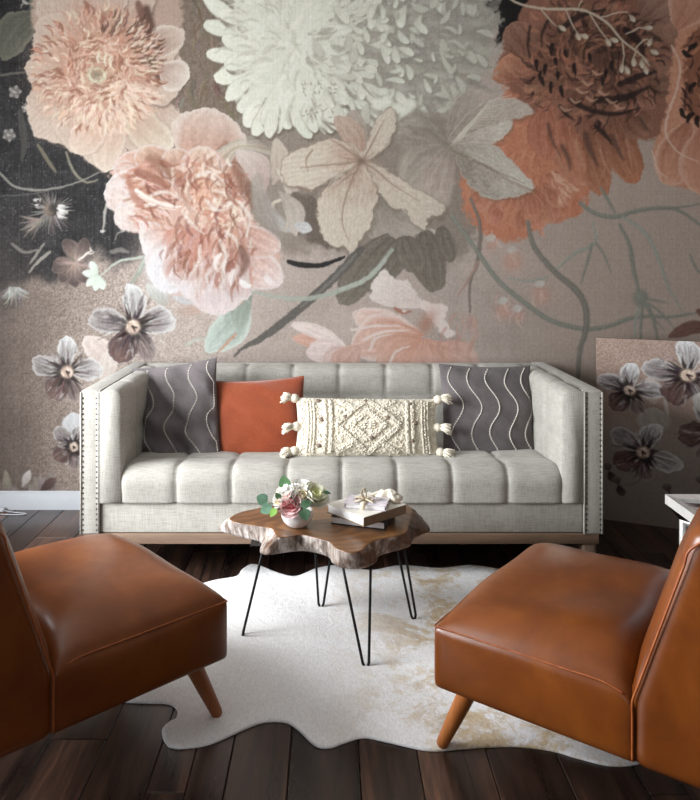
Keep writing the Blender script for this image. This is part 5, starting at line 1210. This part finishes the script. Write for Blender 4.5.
bk = book('gift_book', 'small pale lilac book tied with a cream ribbon, on top of the stack', rect((.050, 2.735), (.200, 2.700), .095), TZ + .063, .020, plain('lilac_print_cover', (212, 205, 212), .5, 0, .4, 26, 28), 3)
M['ribbon'] = plain('cream_satin_ribbon', (232, 220, 196), .5, 0, .4, 6, 40)
def ribbon():
    z = TZ + .0834; o = thing('ribbon_bow', 'cream ribbon bow sitting on the small lilac book', 'ribbon', (.128, 2.762, z))
    def strip(pts, w, nm, wdir=None):
        c = catmull(pts, False, 8); V = []; F = []
        for i, p in enumerate(c):
            t = (c[min(i + 1, len(c) - 1)] - c[max(i - 1, 0)]).normalized(); s = Vector(wdir) if wdir else t.cross(Vector((0, 0, 1))); s = s.normalized() if s.length > 1e-5 else Vector((1, 0, 0)); ww = w if isinstance(w, float) else w[0] + (w[1] - w[0]) * i / (len(c) - 1)
            n = t.cross(s) * .0006
            for q in (-1, 1): V.append(tuple(p + s * q * ww / 2 + n)); V.append(tuple(p + s * q * ww / 2 - n))
        for i in range(len(c) - 1):
            a, b = i * 4, i * 4 + 4; F += [(a, a + 2, b + 2, b), (a + 1, b + 1, b + 3, a + 3), (a, b, b + 1, a + 1), (a + 2, a + 3, b + 3, b + 2)]
        return put(nm, new_mesh(nm, V, F), M['ribbon'], o)
    wd = (1, -.23, 0)
    strip([(-.012, -.0545, -.016), (-.011, -.0535, .0012), (0, 0, .0014), (.010, .040, .0014)], .020, 'band', wd)
    strip([(0, 0, .004), (-.012, -.004, .026), (-.008, -.002, .044), (.004, 0, .030), (.002, 0, .005)], .022, 'bow_loop', (.3, 1, 0)); strip([(0, 0, .004), (.020, -.006, .018), (.034, -.006, .014), (.022, -.004, .004), (.002, 0, .004)], .020, 'bow_loop', (.2, 1, 0)); strip([(0, 0, .004), (-.020, -.006, .014), (-.036, -.006, .012), (-.024, -.004, .004), (-.002, 0, .004)], .018, 'bow_loop', (.2, 1, 0))
    strip([(0, 0, .006), (.016, -.024, .006), (.030, -.034, .0016)], .012, 'tail', (1, .6, 0)); strip([(0, 0, .006), (-.022, -.022, .008), (-.040, -.026, .0022)], .012, 'tail', (1, -.6, 0))
    V, F = lathe_vf([(.001, 0), (.008, .002), (.010, .007), (.007, .012), (.001, .013)], 12); put('knot', new_mesh('knot', V, F), M['ribbon'], o)
ribbon()
# folded cream cloth behind the little book
def cloth():
    def fn(P, U):
        Q = P.copy(); Q[:, 2] += .005 * np.sin(3.1 * U[:, 0] + 1) * np.clip(U[:, 2], 0, 1) + .0012 * np.sin(9 * U[:, 0] + 4 * U[:, 1]) * np.clip(U[:, 2], 0, 1); Q[:, 0] *= 1 - .2 * np.clip(U[:, 2], 0, 1); Q[:, 1] += .006 * np.sin(7 * U[:, 0]); return Q
    V, F = rbox((.115, .046, .036), .016, (26, 14, 10), fn); o = put('folded_cloth', new_mesh('folded_cloth', V, F), M['cream'], loc=(.214, 2.822, TZ + .0815), rot=(0, 0, -.55)); tag(o, 'rumpled cream cloth lying behind the ribbon-tied book', 'cloth')
cloth()

# ---------------------------------------------------------------- printed panel behind the sofa's right arm
def panel():
    a = Vector((1.385, 3.94)); b = Vector((2.13, 3.62)); L = (b - a).length; H = .94; t = thing('printed_panel', 'low standing panel printed with grey violas behind the sofa arm', 'panel', (a.x, a.y, 0), math.atan2(b.y - a.y, b.x - a.x))
    p = paint_panel(2.2); k = H / 184.; me = print_sheet('printed_canvas', p, lambda x, y: (x * L / 150., np.full_like(x, -.0012), H - y * H / 200.), None); put('printed_canvas', me, print_mat('panel_print', .7, .1), t)
    box('panel_core', (0, 0, 0), (L, .03, H), plain('panel_edge', (122, 106, 96), .8, 0, .2, 10, 60), t, .002)
panel()

# ---------------------------------------------------------------- mirrored side table
def mirrored_table():
    X0, X1, Y0, Y1, ZT = 1.217, 1.62, 2.40, 2.75, .50; t = thing('mirrored_side_table', 'small mirrored silver side table half hidden behind the right chair', 'side table', ((X0 + X1) / 2, (Y0 + Y1) / 2, 0)); hx, hy = (X1 - X0) / 2, (Y1 - Y0) / 2
    g = NT('mirror_glass', .04, 1., .5, (226, 228, 230)); mir = g.m; sv = plain('silver_leaf_frame', (228, 226, 222), .25, .35, .5, 8, 40)
    def ring(nm, o_, i_, z0, z1, zi0, zi1, mat):            # mitred frame: outer rect o_, inner rect i_
        for k in range(4):
            c = [(-1, -1), (1, -1), (1, 1), (-1, 1)]; a, b = c[k], c[(k + 1) % 4]
            def P(s, r, z): return (s[0] * (hx - r), s[1] * (hy - r), z)
            V = [P(a, o_, z0), P(b, o_, z0), P(b, o_, z1), P(a, o_, z1), P(a, i_, zi0), P(b, i_, zi0), P(b, i_, zi1), P(a, i_, zi1)]
            put(nm, new_mesh(nm, V, [(0, 1, 2, 3), (7, 6, 5, 4), (3, 2, 6, 7), (0, 4, 5, 1), (1, 5, 6, 2), (0, 3, 7, 4)], False), mat, t)
    ring('top_frame', 0, .035, ZT - .034, ZT, ZT - .020, ZT - .006, sv)
    ring('bevelled_apron', .004, .04, ZT - .036, ZT - .034, ZT - .085, ZT - .034, mir)
    box('mirror_top', (-hx + .03, -hy + .03, ZT - .019), (hx - .03, hy - .03, ZT - .011), mir, t, .001)
    for sx in (-1, 1):
        for sy in (-1, 1):
            V, F = rbox((.022, .022, ZT - .06), .003, (3, 3, 3)); put('leg', new_mesh('leg', V, F), sv, t, loc=(sx * (hx - .045), sy * (hy - .045), (ZT - .06) / 2 + .0005))
    for sy in (-1, 1):
        for d in (-1, 1): tube('cross_brace', [(-d * (hx - .05), sy * (hy - .045), .03), (d * (hx - .05), sy * (hy - .045), ZT - .09)], .008, sv, t, 8)
    box('shelf', (-hx + .05, -hy + .05, .10), (hx - .05, hy - .05, .108), mir, t, .001)
mirrored_table()

# ---------------------------------------------------------------- small things on the floor at the left
ad = box('power_adapter', (-.03, -.014, 0), (.03, .014, .020), M['base'], None, .005, 3, loc=(-1.768, 4.045, .0)); tag(ad, 'small white power adapter on the floor by the baseboard', 'adapter')
pts = [(-1.737, 4.04, .006), (-1.70, 4.028, .004), (-1.66, 4.015, .004), (-1.625, 4.008, .004), (-1.605, 3.998, .004), (-1.625, 3.986, .004), (-1.67, 3.984, .004), (-1.73, 3.99, .004), (-1.80, 4.00, .004), (-1.92, 4.02, .004)]
tag(tube('extension_cord', catmull(pts, False, 6), .0025, M['base'], None, 8), 'thin white cord looped on the planks near the baseboard', 'cord')
